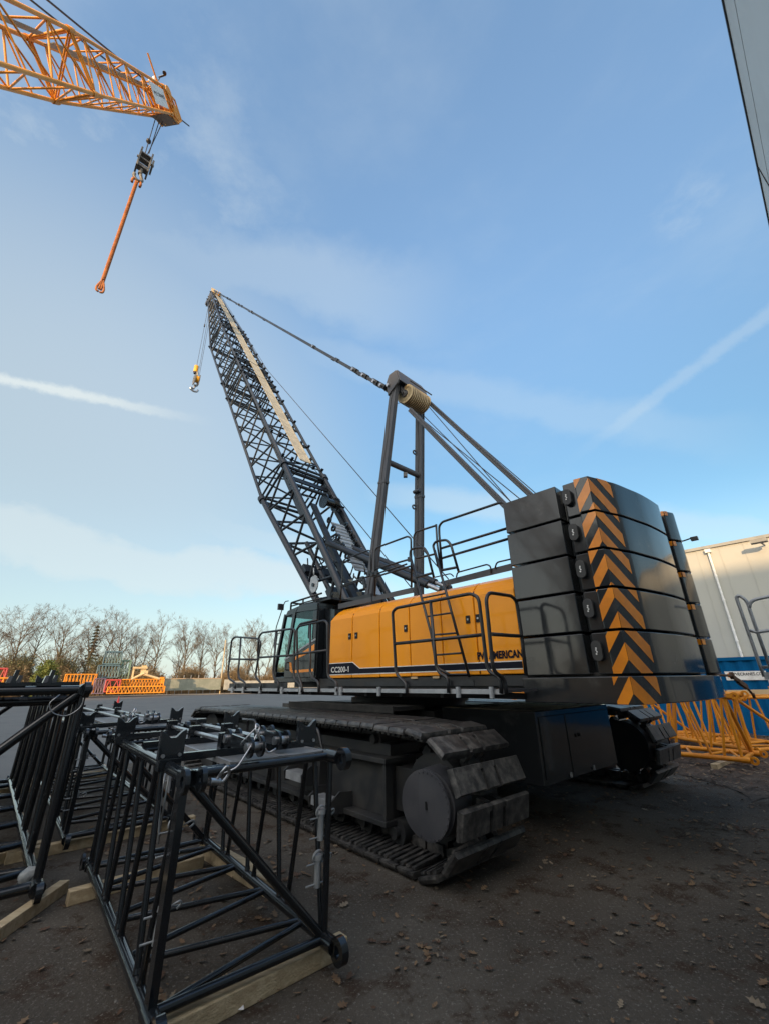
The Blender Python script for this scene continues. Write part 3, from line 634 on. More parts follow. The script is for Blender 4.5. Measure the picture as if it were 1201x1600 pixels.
# ---- boom
AX = V((.5675, .8234)); NX = V((.8234, -.5675))       # along the boom / towards its underside, in (s,z)
UJ = V((11.24, 8.70)); HWD = .83
def bp(t, side, low, hw=HWD, dep=1.6):     # t metres from the first joint; side -1 left / +1 right; low 0 upper / 1 lower chord
    p = UJ + AX * t + NX * (dep * low); return W(p.x, QC + side * hw, p.y)
TT = [-8.15, 0.0, 8.62, 10.55, 16.62, 26.4]
def chords(par, sh0, sh1, t0, t1, r):
    for sd in (-1, 1):
        for lw in (0, 1):
            m2 = MB(); m2.tube(bp(t0, sd, lw, *sh0), bp(t1, sd, lw, *sh1), r, 12)
            for t, sh in ((t0, sh0), (t1, sh1)):
                d = (bp(t1, sd, lw, *sh1) - bp(t0, sd, lw, *sh0)).normalized(); c = bp(t, sd, lw, *sh)
                m2.tube(c - d * .10, c + d * .10, r * 1.5, 10); m2.tube(c - P * .13, c + P * .13, r * .8, 8)
            m2.build('chord', M['boom'], par)
def lattice(mb, t0, t1, sh, n, r, faces='LRUD', cross=()):
    f = lambda t: t0 + (t1 - t0) * t
    S = lambda t: tuple(sh[0][k] + (sh[1][k] - sh[0][k]) * t for k in (0, 1))
    def pt(t, sd, lw): return bp(f(t), sd, lw, *S(t))
    for i in range(n):
        a, b = i / n, (i + 1) / n; m_ = (a + b) / 2
        for sd in (-1, 1):
            if ('L' if sd < 0 else 'R') in faces:
                mb.tube(pt(a, sd, 0), pt(m_, sd, 1), r, 6); mb.tube(pt(m_, sd, 1), pt(b, sd, 0), r, 6)
        for lw in (0, 1):
            if ('D' if lw else 'U') in faces:
                mb.tube(pt(a, -1, lw), pt(m_, 1, lw), r, 6); mb.tube(pt(m_, 1, lw), pt(b, -1, lw), r, 6)
    for t in cross:
        for lw in (0, 1): mb.tube(pt(t, -1, lw), pt(t, 1, lw), r * 1.3, 8)
        for sd in (-1, 1): mb.tube(pt(t, sd, 0), pt(t, sd, 1), r, 6)
        mb.tube(pt(t, -1, 0), pt(t, 1, 1), r, 6)
FULL = (HWD, 1.6)
secs = [((.80, .55), FULL, TT[0], TT[1], 6, .095), (FULL, FULL, TT[1], TT[2], 6, .06), (FULL, FULL, TT[2], TT[3], 2, .06), (FULL, FULL, TT[3], TT[4], 4, .06), (FULL, (.34, .62), TT[4], TT[5], 8, .055)]
bsec = []
for k, (sa, sb, t0, t1, n, r) in enumerate(secs):
    m2 = MB(); lattice(m2, t0 + .15, t1 - .15, (sa, sb), n, .036 if k else .042, 'LRUD' if k else 'LRD', (0.0, 1.0))
    nm = 'boom_foot_section' if k == 0 else 'boom_head_section' if k == 4 else 'boom_section'
    o = m2.build(nm, M['boom'], crane); bsec.append(o)
    chords(o, sa, sb, t0, t1, r)
# saddle brackets and cross bars on the upper face, catwalk board
for k, ts in ((1, (.4, 2.2, 4.4, 6.6, 7.7, 8.3)), (2, (9.0, 9.6, 10.2)), (3, (10.9, 11.6, 13.2, 14.8, 16.1)), (4, (17.0, 17.6, 21.0))):
    for t in ts:
        m2 = MB(); w = HWD if t < 16.62 else HWD + (t - 16.62) / (26.4 - 16.62) * (.34 - HWD)
        up = -NX
        pu = lambda sd, h: (lambda p: W(p.x, QC + sd * w, p.y))(UJ + AX * t + up * h)
        m2.tube(pu(-1, .06), pu(1, .06), .025, 8)
        for sd in (-1, .98, -.55, .55): m2.beam(pu(sd, .0), pu(sd, .17), .09, .05, L)
        m2.build('rope_saddle', M['dark'], bsec[k])
def board(t0, t1, c0, c1, hw, k, h=.12, seg=1):
    m2 = MB()
    for i in range(seg):
        a, b = t0 + (t1 - t0) * i / seg + .01, t0 + (t1 - t0) * (i + 1) / seg - .01
        ca, cb_ = c0 + (c1 - c0) * i / seg, c0 + (c1 - c0) * (i + 1) / seg
        pts = []
        for t, q in ((a, ca - hw), (b, cb_ - hw), (b, cb_ + hw), (a, ca + hw)):
            p = UJ + AX * t - NX * h; pts.append(W(p.x, q, p.y))
        n_ = V((0, 0, 0)); p = -NX; m2.prism(pts, W(p.x, 0, p.y) * .03)
        for q in (-hw, hw):
            A0 = UJ + AX * a - NX * (h + .03); B0 = UJ + AX * b - NX * (h + .03)
            m2.beam(W(A0.x, ca + q, A0.y), W(B0.x, cb_ + q, B0.y), .03, .06, P)
    m2.build('catwalk', M['plank'], bsec[k])
board(.5, 8.6, 7.05, 7.02, .21, 1, seg=3); board(8.65, 10.5, 7.02, 7.01, .21, 2); board(10.6, 16.6, 7.01, 7.0, .21, 3, seg=2); board(16.7, 25.4, 7.0, 6.93, .17, 4, seg=3)
# foot section details: plate gussets, winch, ladder plate, cross beams
m2 = MB()
for sd in (-1, 1):
    q = QC + sd * (HWD - .02)
    pts = [UJ + AX * 0.0, UJ + AX * -2.6, UJ + AX * -2.9 + NX * .30, UJ + AX * -.3 + NX * .30]
    m2.prism([W(p.x, q, p.y) for p in pts], P * .03)
for t in (-.15, -1.0): m2.tube(bp(t, -1, .08), bp(t, 1, .08), .06, 10)
m2.beam(bp(-.55, -1, .1), bp(-.55, 1, .1), .05, .25, W(AX.x, 0, AX.y))
for t, lw in ((-5.6, .25), (-4.2, .6)): m2.beam(bp(t, -1, lw), bp(t, 1, lw), .2, .28, W(AX.x, 0, AX.y))
for sd in (-.25, .75): m2.beam(W(*(lambda p: (p.x, QC + sd, p.y))(UJ + AX * -2.0 + NX * .1)), W(*(lambda p: (p.x, QC + sd, p.y))(UJ + AX * -7.9 + NX * .25)), .10, .18, P)
m2.build('foot_plate', M['boom'], bsec[0])
m2 = MB()
def on_boom(t, q, d): p = UJ + AX * t + NX * d; return W(p.x, q, p.y)
m2.prism([on_boom(-2.9, 6.95, -.02), on_boom(-5.0, 6.95, -.02), on_boom(-5.0, 7.42, -.02), on_boom(-2.9, 7.42, -.02)], (on_boom(0, 0, .03) - on_boom(0, 0, 0)))
for k in range(12): m2.beam(on_boom(-3.0 - k * .17, 6.95, -.035), on_boom(-3.0 - k * .17, 7.42, -.035), .03, .02, P)
m2.prism([on_boom(-5.3, 6.95, -.05), on_boom(-5.9, 6.95, -.05), on_boom(-5.9, 7.42, -.05), on_boom(-5.3, 7.42, -.05)], (on_boom(0, 0, .03) - on_boom(0, 0, 0)))
m2.build('foot_catwalk', M['galv'], bsec[0])
m2 = MB(); m2.tube(on_boom(-1.9, 7.0, -.10), on_boom(-1.9, 7.45, -.10), .13, 18)
for q in (7.0, 7.46): m2.ring(on_boom(-1.9, q, -.10), P, .24, .0, .05, 22)
m2.build('foot_winch', M['dark'], bsec[0])
for q in (6.3, 6.45, 7.55): m2 = MB(); m2.beam(on_boom(-2.2, q, -.25), on_boom(-1.5, q, .15), .06, .12, P); m2.build('winch_bracket', M['dark'], bsec[0])
for t in (-2.9, -3.3, -3.7, -4.1, -4.5):
    for q in (6.86, 7.5): m2 = MB(); m2.ring(on_boom(t, q, -.05), P, .10, .05, .05, 12); m2.build('rope_guide', M['dark'], bsec[0])
m2 = MB(); rnd = random.Random(5)
for k in range(30):
    a = on_boom(-3 - rnd.random() * 4.6, 6.3 + rnd.random() * 1.3, rnd.random() * .9); b = a + V((rnd.uniform(-.5, .5), rnd.uniform(-.5, .5), rnd.uniform(-1.0, .3)))
    m2.path([a, a.lerp(b, .5) + V((rnd.uniform(-.2, .2), 0, -.12)), b], .022, 6, fil=.2)
for k in range(16):
    a = on_boom(-5.5 - rnd.random() * 2.2, 6.2 + rnd.random() * 1.3, .2 + rnd.random() * .5); s = .1 + rnd.random() * .12; m2.beam(a, a + Z * s * 2, s, s * 1.4)
m2.build('hydraulic_hose', M['dark'], bsec[0])
m2 = MB()
for sd in (-.72, .72):
    a = UJ + AX * -3.2 + NX * .75; b = UJ + AX * -7.2 + NX * .55
    m2.tube(W(a.x, QC + sd * .7, a.y), W(b.x, QC + sd * .7, b.y), .07, 10)
m2.build('foot_brace', M['boom'], bsec[0])
c = SQ(490, 914, 6.0); m2 = MB(); m2.prism([c + L * (.18 * math.cos(a)) + Z * (.26 * math.sin(a) if math.sin(a) > 0 else .2 * math.sin(a)) for a in [2 * math.pi * k / 20 for k in range(20)]], P * .03)
m2.ring(c - P * .02, P, .05, 0, .03, 12, 1); m2.path([c + Z * .24, c + Z * .45 + L * .03], .02, 6); m2.build('guide_sheave', [M['galv'], M['dark']], crane)
# boom head
ht = 26.4; m2 = MB()
hp = lambda t, d, q: on_boom(t, QC + q, d)
for q in (-.36, .33): m2.prism([hp(ht - .6, -.05, q), hp(ht + .25, -.10, q), hp(ht + .45, .25, q), hp(ht + .15, .75, q), hp(ht - .7, .75, q)], P * .03)
m2.tube(hp(ht - .1, .85, -.42), hp(ht - .1, .85, .42), .22, 18); m2.tube(hp(ht + .3, .45, -.4), hp(ht + .3, .45, .4), .05, 10); m2.box((0, 0, 0), (.001, .001, .001), lambda x, y, z: hp(ht, .3, 0))
for q in (-.3, -.15, 0, .15, .3): m2.ring(hp(ht - .1, .85, q), P, .30, .0, .06, 22)
hd = m2.build('boom_head', M['char'], bsec[4])
m2 = MB(); m2.ring(hp(ht + .35, .0, -.15), P, .30, .08, .10, 22); m2.ring(hp(ht + .35, .0, .05), P, .30, .08, .10, 22); m2.ring(hp(ht + .2, -.1, .22), P, .22, .05, .08, 18, 1)
m2.beam(hp(ht + .1, -.05, -.25), hp(ht + .5, -.25, -.25), .05, .25, P); m2.beam(hp(ht + .1, -.05, .3), hp(ht + .45, -.25, .3), .05, .2, P)
m2.build('head_sheave', [M['tan'], M['hookyel']], hd)
m2 = MB(); a = hp(ht + .7, -.2, -.2); m2.tube(hp(ht + .4, -.1, -.2), a, .02, 6); m2.beam(a - P * .15, a + P * .18, .03, .03); m2.beam(a + L * .1, a + L * .3 + Z * .05, .03, .03); m2.build('wind_sensor', M['dark'], hd)
# pendant bars from the head to the gantry
a = hp(ht - .2, -.25, 0); b = W(hs_ + .30, 6.36, hz + .02)
for q in (-.03, .80):
    m2 = MB(); e = W(hs_ + .30, 6.36 + (q + .03) * 1.2, hz + .02); a = hp(ht - .2, -.25, -.28 if q < 0 else .28)
    d = (e - a).normalized(); ln = (e - a).length
    m2.beam(a, e, .045, .085, Z)
    for u in (.04, .10, .20, .23, .33, .36, .45, .80, .88):
        c = a + d * (ln * u); m2.beam(c - d * .10, c + d * .10, .08, .13, Z)
    for u in (.93, .955, .98, .995):
        c = a + d * (ln * u); m2.beam(c - d * .15, c + d * .15, .12, .14, Z); m2.tube(c - P * .12, c + P * .12, .05, 8, 1)
    for u in (.10, .33, .45, .80): c = a + d * (ln * u); m2.tube(c - P * .075, c + P * .075, .05, 8, 1)
    m2.build('pendant_bar', [M['boom'], M['steel']], crane)
# hoist ropes: head to winch along the back of the boom
for (x0, y0, x1, y1, q0, q1) in ((418, 578, 700, 905, 7.55, 7.0), (517, 765, 668, 950, 7.65, 7.2)):
    a = SQ(x0, y0, q0); b = SQ(x1, y1, q1); d = (b - a).normalized(); m2 = MB(); m2.tube(a - d * 2, b, .013, 6); m2.build('hoist_rope', M['rope'], crane)
m2 = MB(); m2.tube(hp(ht + .0, -.32, .1), SQ(418, 578, 7.55), .012, 6); m2.tube(hp(ht - .2, -.3, .2), SQ(375, 520, 7.6), .012, 6); m2.build('hoist_rope', M['rope'], crane)
# backstop cylinders
for q, dx in ((6.55, 0), (7.35, 12)):
    a = SQ(512 + dx, 848 - dx * .2, q); b = SQ(668 + dx, 914 - dx * .3, q); m2 = MB(); m2.tube(a, b, .085, 16); m2.tube(b, b + (b - a).normalized() * .35, .05, 12, 1); m2.ring(b + (b - a).normalized() * .4, P, .08, .03, .08, 14)
    m2.tube(a.lerp(b, .22) - Z * .1, a.lerp(b, .22) + Z * .11, .03, 8); m2.build('backstop_cylinder', [M['boom'], M['steel']], crane)
# ---- hook block with its ropes, hanging from the boom head
tip = hp(ht - .1, 1.1, -.0)
hk = SQ(305, 604, QC); hx, hq = tip.dot(L), QC
pz = lambda y: SQ(309, y, QC).z
zb = SS(304, 606, hx).z
root = V((W(hx, hq, 0).x, W(hx, hq, 0).y, 0))
def hpt(x, y): return SQ(x, y, QC)
h0 = hpt(305, 575); hb = empty('hook_block', hpt(304, 605), label='small hook block with yellow weight hanging on ropes from the black lattice boom', cat='hook block')
c = hpt(306.5, 577)
m2 = MB(); m2.tube(c - Z * .28, c + Z * .30, .16, 20); m2.tube(c - Z * .40, c - Z * .28, .13, 14, 1); m2.tube(c + Z * .3, c + Z * .4, .05, 8, 1); m2.build('weight', [M['hookyel'], M['dark']], hb)
c2 = hpt(307, 594); m2 = MB()
for q in (-.17, .12): m2.prism([c2 + L * a + Z * b + P * q for a, b in ((-.25, .40), (.25, .40), (.28, .0), (.17, -.42), (-.17, -.42), (-.28, .0))], P * .05)
m2.tube(c2 - P * .2 + Z * .1, c2 + P * .2 + Z * .1, .06, 10); m2.ring(c2 + Z * .1, P, .26, .0, .2, 24, 1); m2.beam(c2 + Z * .42, c2 + Z * .75 - P * .05, .06, .1, m=0)
m2.build('block', [M['blockgrey'], M['hookyel']], hb)
c3 = hpt(303.5, 608); m2 = MB(); m2.tube(c2 - Z * .40, c3 + Z * .25, .09, 12)
pts = [c3 + Z * .2] + [c3 + P * (.20 * math.sin(a)) * 1.1 + Z * (-.02 - .20 * math.cos(a) * -1 * -1) for a in [R_(-15 + 24 * k) for k in range(9)]]
m2.path([c3 + Z * .2, c3 - P * .02, c3 - P * .26 + Z * .05, c3 - P * .24 - Z * .1, c3 - Z * .2, c3 + P * .24 - Z * .1, c3 + P * .27 + Z * .06], .07, 10, fil=.1); m2.build('hook', M['steel'], hb)
for q0, q1, l in ((-.12, -.1, .05), (.0, .06, 0), (.14, .14, -.05)):
    m2 = MB(); a = tip + P * q0 + L * .1; b = c2 + P * q1 + Z * .35 if q0 > -.1 else c + Z * .35
    m2.tube(a, b, .014, 6)
    if q0 < -.1: e = a.lerp(b, .32); m2.tube(e - Z * .12, e + Z * .12, .05, 8)
    m2.build('hoist_rope', M['rope'], hb)
# ================================================================== orange boom crane whose boom enters at the upper left
YJ = V((-14.24, 9.51, 27.67)); ya, ye = .1178, 1.0402
YD = V((math.sin(ya) * math.cos(ye), math.cos(ya) * math.cos(ye), math.sin(ye))); YW = V((math.cos(ya), -math.sin(ya), 0)); YU = YW.cross(YD)
YB = YJ - YD * 29.4
yc = empty('boom_crane', (YB.x, YB.y, 0), label='orange lattice boom of a crane reaching in high over the yard with a white sign', cat='crane')
def yp(t, a, b): return YJ + YD * t + YW * a + YU * b
def ybox(name, t0, t1, sh0, sh1, n, r, rl):
    m2 = MB()
    f = lambda t: t0 + (t1 - t0) * t
    S = lambda t, k: sh0[k] + (sh1[k] - sh0[k]) * t
    pt = lambda t, a, b: yp(f(t), a * S(t, 0), b * S(t, 1) + (sh0[2] + (sh1[2] - sh0[2]) * t))
    for i in range(n):
        a, b = i / n, (i + 1) / n; mm = (a + b) / 2
        for sd in (-1, 1):
            m2.tube(pt(a, sd, -1), pt(mm, sd, 1), rl, 6); m2.tube(pt(mm, sd, 1), pt(b, sd, -1), rl, 6); m2.tube(pt(mm, sd, 1), pt(mm, sd, -1), rl * .9, 6)
            m2.tube(pt(a, -1, sd), pt(mm, 1, sd), rl * .9, 6); m2.tube(pt(mm, 1, sd), pt(b, -1, sd), rl * .9, 6)
    for t in (0.004, .996):
        for sd in (-1, 1): m2.tube(pt(t, -1, sd), pt(t, 1, sd), rl * 1.3, 8); m2.tube(pt(t, sd, -1), pt(t, sd, 1), rl * 1.3, 8)
        m2.tube(pt(t, -1, -1), pt(t, 1, 1), rl, 6)
    o = m2.build(name, M['oboom'], yc)
    for sa in (-1, 1):
        for sb in (-1, 1):
            m3 = MB(); m3.tube(pt(0, sa, sb), pt(1, sa, sb), r, 12)
            for t in (0, 1): m3.tube(pt(t, sa, sb) - YD * .15, pt(t, sa, sb) + YD * .15, r * 1.5, 10)
            m3.build('chord', M['oboom'], o)
    return o
YT = 10.0
s1 = ybox('boom_section', -29.4, -17.0, (.6, .4, 0), (1.0, 1.0, 0), 6, .085, .045)
s2 = ybox('boom_section', -17.0, -8.5, (1.0, 1.0, 0), (1.0, 1.0, 0), 3, .085, .045)
s3 = ybox('boom_section', -8.5, -.05, (1.0, 1.0, 0), (1.0, 1.0, 0), 3, .085, .045)
s4 = ybox('boom_head_section', .05, 9.0, (1.0, 1.0, 0), (.55, .62, .05), 5, .075, .04)
for sec, t0, t1 in ((s3, -8.3, -.3), (s4, .3, 8.5)):
    m2 = MB(); hh = 1.0 if sec is s3 else .84
    m2.prism([yp(t0, -.62, hh * .96), yp(t1, -.42, hh * .80 if sec is s4 else .96), yp(t1, -.05, hh * .80 if sec is s4 else .96), yp(t0, -.12, hh * .96)], YU * .03); m2.build('catwalk', M['plank'], sec)
m2 = MB(); m2.prism([yp(6.8, .75, .55), yp(8.6, .64, .45), yp(8.6, .64, -.42), yp(6.8, .75, -.40)], YW * .03)
sg = m2.build('sign_board', M['white'], s4)
m2 = MB(); ex = (yp(8.6, .64, 0) - yp(6.8, .75, 0)).normalized()
text_shape(m2, 'PVE CRANES', yp(7.0, .77, .0), ex, YU, .24, .004, 0, .01, width=1.45)
m2.build('lettering', M['navy'], sg)
m2 = MB()
for a in (-.55, .55):
    for (t0, b0, t1, b1, r_) in ((8.9, .66, 10.2, .2, .06), (10.2, .2, 10.3, -.75, .05), (8.9, -.58, 9.6, -.95, .06), (9.6, -.95, 10.3, -.75, .06), (8.95, .6, 9.6, -.9, .05), (9.3, .52, 9.95, -.85, .05), (9.7, .4, 10.2, -.75, .05), (8.9, .05, 10.2, -.2, .045)): m2.tube(yp(t0, a, b0), yp(t1, a, b1), r_, 8)
for a in (-.3, .3): m2.prism([yp(8.9, a, .70), yp(9.6, a, .80), yp(10.2, a, .2), yp(10.3, a, -.75), yp(9.6, a, -.95), yp(8.9, a, -.6)], YW * .05)
m2.tube(yp(9.9, -.55, -.45), yp(9.9, .58, -.45), .38, 20); m2.tube(yp(9.6, -.55, .5), yp(9.6, .58, .5), .3, 18)
yh = m2.build('boom_head', M['oboom'], s4)
m2 = MB(); m2.prism([yp(8.3, -.5, -.64), yp(9.9, -.5, -.97), yp(9.9, .52, -.97), yp(8.3, .52, -.64)], YU * .04); m2.build('head_cover', M['rust'], yh)
m2 = MB(); m2.ring(yp(9.3, .1, .95), YW, .26, .06, .12, 20); m2.ring(yp(9.3, -.2, .95), YW, .26, .06, .12, 20); m2.build('head_sheave', M['white'], yh)
m2 = MB(); m2.tube(yp(8.3, .6, .6), yp(8.2, .6, 1.9), .05, 8); m2.build('mast', M['oboom'], yh)
m2 = MB(); m2.tube(yp(9.5, 0, .9), yp(9.9, .2, 1.25), .025, 6); m2.beam(yp(9.9, .1, 1.25), yp(9.9, .6, 1.3), .08, .08); m2.ring(yp(9.9, .55, 1.38), Z, .12, 0, .05, 8); m2.build('wind_sensor', M['dark'], yh)
# pendants running back from the head
for (x0, y0, x1, y1, a) in ((75, 0, 221, 120, .55), (49, 0, 103, 43, -.75)):
    n = YW; c1 = n.dot(yp(0, a, 0)); p0 = on_plane(x0, y0, n, c1); p1 = on_plane(x1, y1, n, c1); d = (p0 - p1).normalized()
    if a < 0: p1 = p0 + (p1 - p0) * 1.0 - d * 12
    m2 = MB(); m2.tube(p1, p0 + d * 16, .045, 6)
    m2.build('pendant_rope', M['rope'], yc)
m2 = MB(); b0 = V((YB.x, YB.y, 0))
m2.box((-2.2, -4, 1.3), (2.2, 3, 2.8), lambda x, y, z: b0 + YW * x + V((-YW.y, YW.x, 0)) * y + Z * z)
for sx in (-3.2, 2.2): m2.box((sx, -4.5, 0.0), (sx + 1.0, 4.5, 1.2), lambda x, y, z: b0 + YW * x + V((-YW.y, YW.x, 0)) * y + Z * z)
m2.build('base_machine', M['oboom'], yc, bevel=.1)
# hook block under the orange boom
ht_ = yp(9.9, 0, -.85)
yn = V((ht_.x, ht_.y, 0)).normalized(); yr = V((yn.y, -yn.x, 0)); yd = yn.dot(ht_)
def yq(x, y): return on_plane(x, y, yn, yd)
b1 = yq(224.5, 255)
yhb = empty('hook_block', b1, label='grey hook block hanging on three ropes under the orange boom', cat='hook block')
m2 = MB()
for a in (-.32, .25): m2.prism([b1 + yr * a + yn * u + Z * v for u, v in ((-.4, .75), (.4, .75), (.45, .1), (.3, -.8), (-.3, -.8), (-.45, .1))], yr * .09)
m2.beam(b1 - yr * .3 + Z * .2, b1 + yr * .3 + Z * .2, .3, .12); m2.beam(b1 - yr * .3 - Z * .45, b1 + yr * .3 - Z * .45, .35, .25); m2.beam(b1 - yr * .3 + Z * .7, b1 + yr * .3 + Z * .7, .3, .1)
m2.ring(b1 + yr * .42 + Z * .1, yr, .42, 0, .10, 24); m2.tube(b1 - yr * .4 + Z * .3, b1 + yr * .5 + Z * .3, .07, 10)
m2.build('block', M['blockgrey'], yhb, bevel=.01)
c = yq(217.5, 275); m2 = MB(); m2.tube(b1 - Z * .6, c + Z * .2, .11, 12); m2.path([c + Z * .35, c + yr * .1, c + yr * .22 - Z * .25, c - Z * .45, c - yr * .24 - Z * .25, c - yr * .24 + Z * .0], .09, 10, fil=.12); m2.build('hook', M['blockgrey'], yhb)
for x0, y0, x1, y1 in ((243, 184, 227, 239), (250, 185, 233, 239), (257, 185, 231, 240)):
    a, b = yq(x0, y0), yq(x1, y1); m2 = MB(); m2.tube(a + Z * .3, b, .025, 6)
    if x0 == 243: e = a.lerp(b, .65); m2.lathe(e - Z * .2, Z, [(0, .02), (.05, .13), (.2, .13), (.35, .02)], 10)
    m2.build('hoist_rope', M['rope'], yhb)
a, b = yq(214.5, 281), yq(156, 452)
sl = empty('lifting_sling', a, label='long orange doubled lifting sling hanging from the grey hook block', cat='lifting sling')
m2 = MB(); d = (b - a).normalized()
for k in range(2):
    o_ = yr * (.04 if k else -.04); m2.path([a + o_ + d * ((b - a).length * t) for t in [i / 60 for i in range(61)]], .05, 8)
for i in range(100): p = a.lerp(b, .03 + .90 * i / 100); m2.ring(p, d + yr * .35, .092, 0, .05, 8)
m2.build('webbing', M['sling'], sl)
m2 = MB()
for k in (-1, 1): m2.path([a + yr * (.1 * k) + Z * .1, a + yr * (.22 * k) - Z * .1, a + yr * (.2 * k) - Z * .4], .07, 8, fil=.1); m2.path([b + yr * (.06 * k) + Z * .5, b + yr * (.16 * k) + Z * .1, b + yr * (.14 * k) - Z * .12, b + yr * .02 * k - Z * .16], .05, 8, fil=.1)
m2.build('shackle', M['sling'], sl)

# ================================================================== black boom sections on timber in the foreground
def section(name, label, loc, ang, w, ln, h, nb, rc=.038, rl=.0225, saddles=True, detail=True, z0=.16, group=None, mt='dark', square=True, cat='boom section', deck=True, flip=False):
    rt = empty(name, loc, local=True, rot=-R_(ang), label=label, cat=cat, group=group)
    bt = lambda name_, mb, mm=None, par=None, bev=0: mb.build(name_, mm or M[mt], par or rt, bevel=bev)
    zt = z0 + h
    for x in (0, w):
        for z in (z0, zt):
            m2 = MB(); m2.tube((x, -.06, z), (x, ln + .06, z), rc, 14)
            m2.tube((x, -.10, z), (x, .06, z), rc * 1.22, 14); m2.tube((x, ln - .06, z), (x, ln + .1, z), rc * 1.22, 14)
            c = bt('chord', m2)
            m3 = MB()
            if z == z0 or x == w:
                m3.ring((x, -.16, z), (1, 0, 0), .075, .033, .05, 20); m3.box((x - .025, -.14, z - .04), (x + .025, -.06, z + .04))
            else:
                for d in (-.05, .05): m3.ring((x + d, -.16, z), (1, 0, 0), .07, .03, .028, 20)
                m3.box((x - .065, -.13, z - .04), (x - .035, -.05, z + .04)); m3.box((x + .035, -.13, z - .04), (x + .065, -.05, z + .04)); m3.box((x - .06, -.10, z - .035), (x + .06, -.02, z + .035))
            bt('eye_lug', m3, par=c); m3 = MB()
            for d in (-.045, .045): m3.ring((x + d, ln + .16, z), (1, 0, 0), .07, .03, .028, 18)
            m3.box((x - .04, ln - .02, z - .04), (x + .04, ln + .06, z + .04))
            m3.box((x - .06, ln + .04, z - .035), (x + .06, ln + .12, z + .035))
            bt('eye_lug', m3, par=c)
    # end frames
    for y, nr in ((.03, True), (ln - .03, False)):
        for z in (z0, zt):
            m2 = MB(); m2.tube((0, y, z), (w, y, z), rl * (1.25 if nr else 1.05), 10); bt('cross_bar', m2)
        m2 = MB(); m2.tube((w if flip else 0, y + .01, zt), (0 if flip else w, y + .01, z0), rl * 1.25, 10); bt('diagonal_brace', m2)
        for x in (0, w):
            m2 = MB()
            if nr and x == 0 and square: m2.beam((x, y - .0, z0), (x, y - .0, zt), .045, .085, (0, 1, 0))
            else: m2.tube((x, y, z0), (x, y, zt), rl * 1.05, 10)
            bt('end_post', m2)
    nbays = nb
    for x in (0, w):      # side lacing in V pairs
        for i in range(nbays):
            a = (i + .0) / nbays * ln; b = (i + 1) / nbays * ln; mid = (a + b) / 2
            for u, v in ((a + .10 * (b - a), mid - .02 * ln), (b - .10 * (b - a), mid + .02 * ln)):
                m2 = MB(); 
                if x == 0: m2.tube((x, v, z0), (x, u, zt), rl * .9, 10)
                else: m2.tube((x, u, z0), (x, v, zt), rl * .85, 10)
                if detail:
                    e0, e1 = (V((x, v, z0)), V((x, u, zt))) if x == 0 else (V((x, u, z0)), V((x, v, zt))); dv_ = (e1 - e0).normalized()
                    for e_, s_ in ((e0, 1), (e1, -1)): m2.tube(e_ + dv_ * (s_ * rc * .92), e_ + dv_ * (s_ * (rc + .022)), rl * 1.12, 10, r1=rl * .95)
                bt('lacing_bar', m2)
    for i in range(nbays):   # bottom and top lacing
        a = .03 + i / nbays * ln; b = (i + .92) / nbays * ln; m2 = MB(); m2.tube((0, a, z0), (w, (a + b) / 2, z0), rl * .9, 10); bt('lacing_bar', m2)
        m2 = MB(); m2.tube((w, (a + b) / 2 + .03, z0), (0, b, z0), rl * .9, 10); bt('lacing_bar', m2)
        m2 = MB(); m2.tube((0, a + .1, zt), (w, (a + b) / 2, zt), rl * .7, 8); bt('lacing_bar', m2)
    if deck:
        m2 = MB(); gx0, gx1 = w * .30, w * .98; gz = zt + .03; gy0, gy1 = .10, ln - .12
        for k in range(int((gy1 - gy0) / .036)): m2.box((gx0, gy0 + k * .036, gz - .012), (gx1, gy0 + k * .036 + .021, gz))
        for x in (gx0, (gx0 + gx1) / 2, gx1): m2.box((x - .012, gy0, gz - .03), (x + .012, gy1, gz + .004))
        for k in range(9): m2.box((gx0 + (gx1 - gx0) * k / 9, gy0, gz - .014), (gx0 + (gx1 - gx0) * k / 9 + .006, gy1, gz - .004))
        bt('deck_grating', m2, M['galvdark'])
        for y in (.42, ln * .5, ln - .45):
            m2 = MB(); m2.beam((0, y, zt + .055), (w, y, zt + .055), .05, .05); bt('deck_bearer', m2)
    # saddle brackets with a notched top
    for x, y in ((0, .42), (w, .42), (0, ln - .42), (w, ln - .42)) if saddles else ((w, ln - .5), (0, ln - .5)):
        m2 = MB(); hw = .085
        m2.prism([(x - hw, y - .02, zt + .05), (x + hw, y - .02, zt + .05), (x + hw, y - .02, zt + .235), (x + .055, y - .02, zt + .22), (x + .02, y - .02, zt + .185), (x - .02, y - .02, zt + .185), (x - .055, y - .02, zt + .22), (x - hw, y - .02, zt + .235)], (0, .045, 0))
        m2.box((x - .075, y - .03, zt - .02), (x + .075, y + .04, zt + .055))
        for dx in (-.055, .055): m2.tube((x + dx, y - .035, zt + .075), (x + dx, y + .04, zt + .075), .013, 8, 1)
        bt('saddle_bracket', m2, [M[mt], M['steel']], bev=.004)
    if detail:
        for x, y, z in ((.03, .16, z0 + .78), (.03, .20, z0 + .36), (w - .05, .05, z0 + .70), (w - .05, .07, z0 + .42)):
            m2 = MB(); m2.tube((x, y, z - .14), (x, y, z + .02), .023, 14); m2.tube((x, y, z + .02), (x, y, z + .05), .034, 14); m2.ring((x, y, z + .035), (0, 1, .2), .045, .036, .018, 16)
            m2.tube((x - .09, y, z + .0), (x + .05, y, z + .0), .006, 6); m2.tube((x - .09, y, z - .12), (x + .05, y, z - .12), .006, 6); m2.path([(x + .05, y, z + .02), (x + .10, y - .02, z + .045), (x + .12, y, z + .02), (x + .09, y, z - .0)], .006, 6, fil=.02)
            bt('connecting_pin', m2, M['galv'])
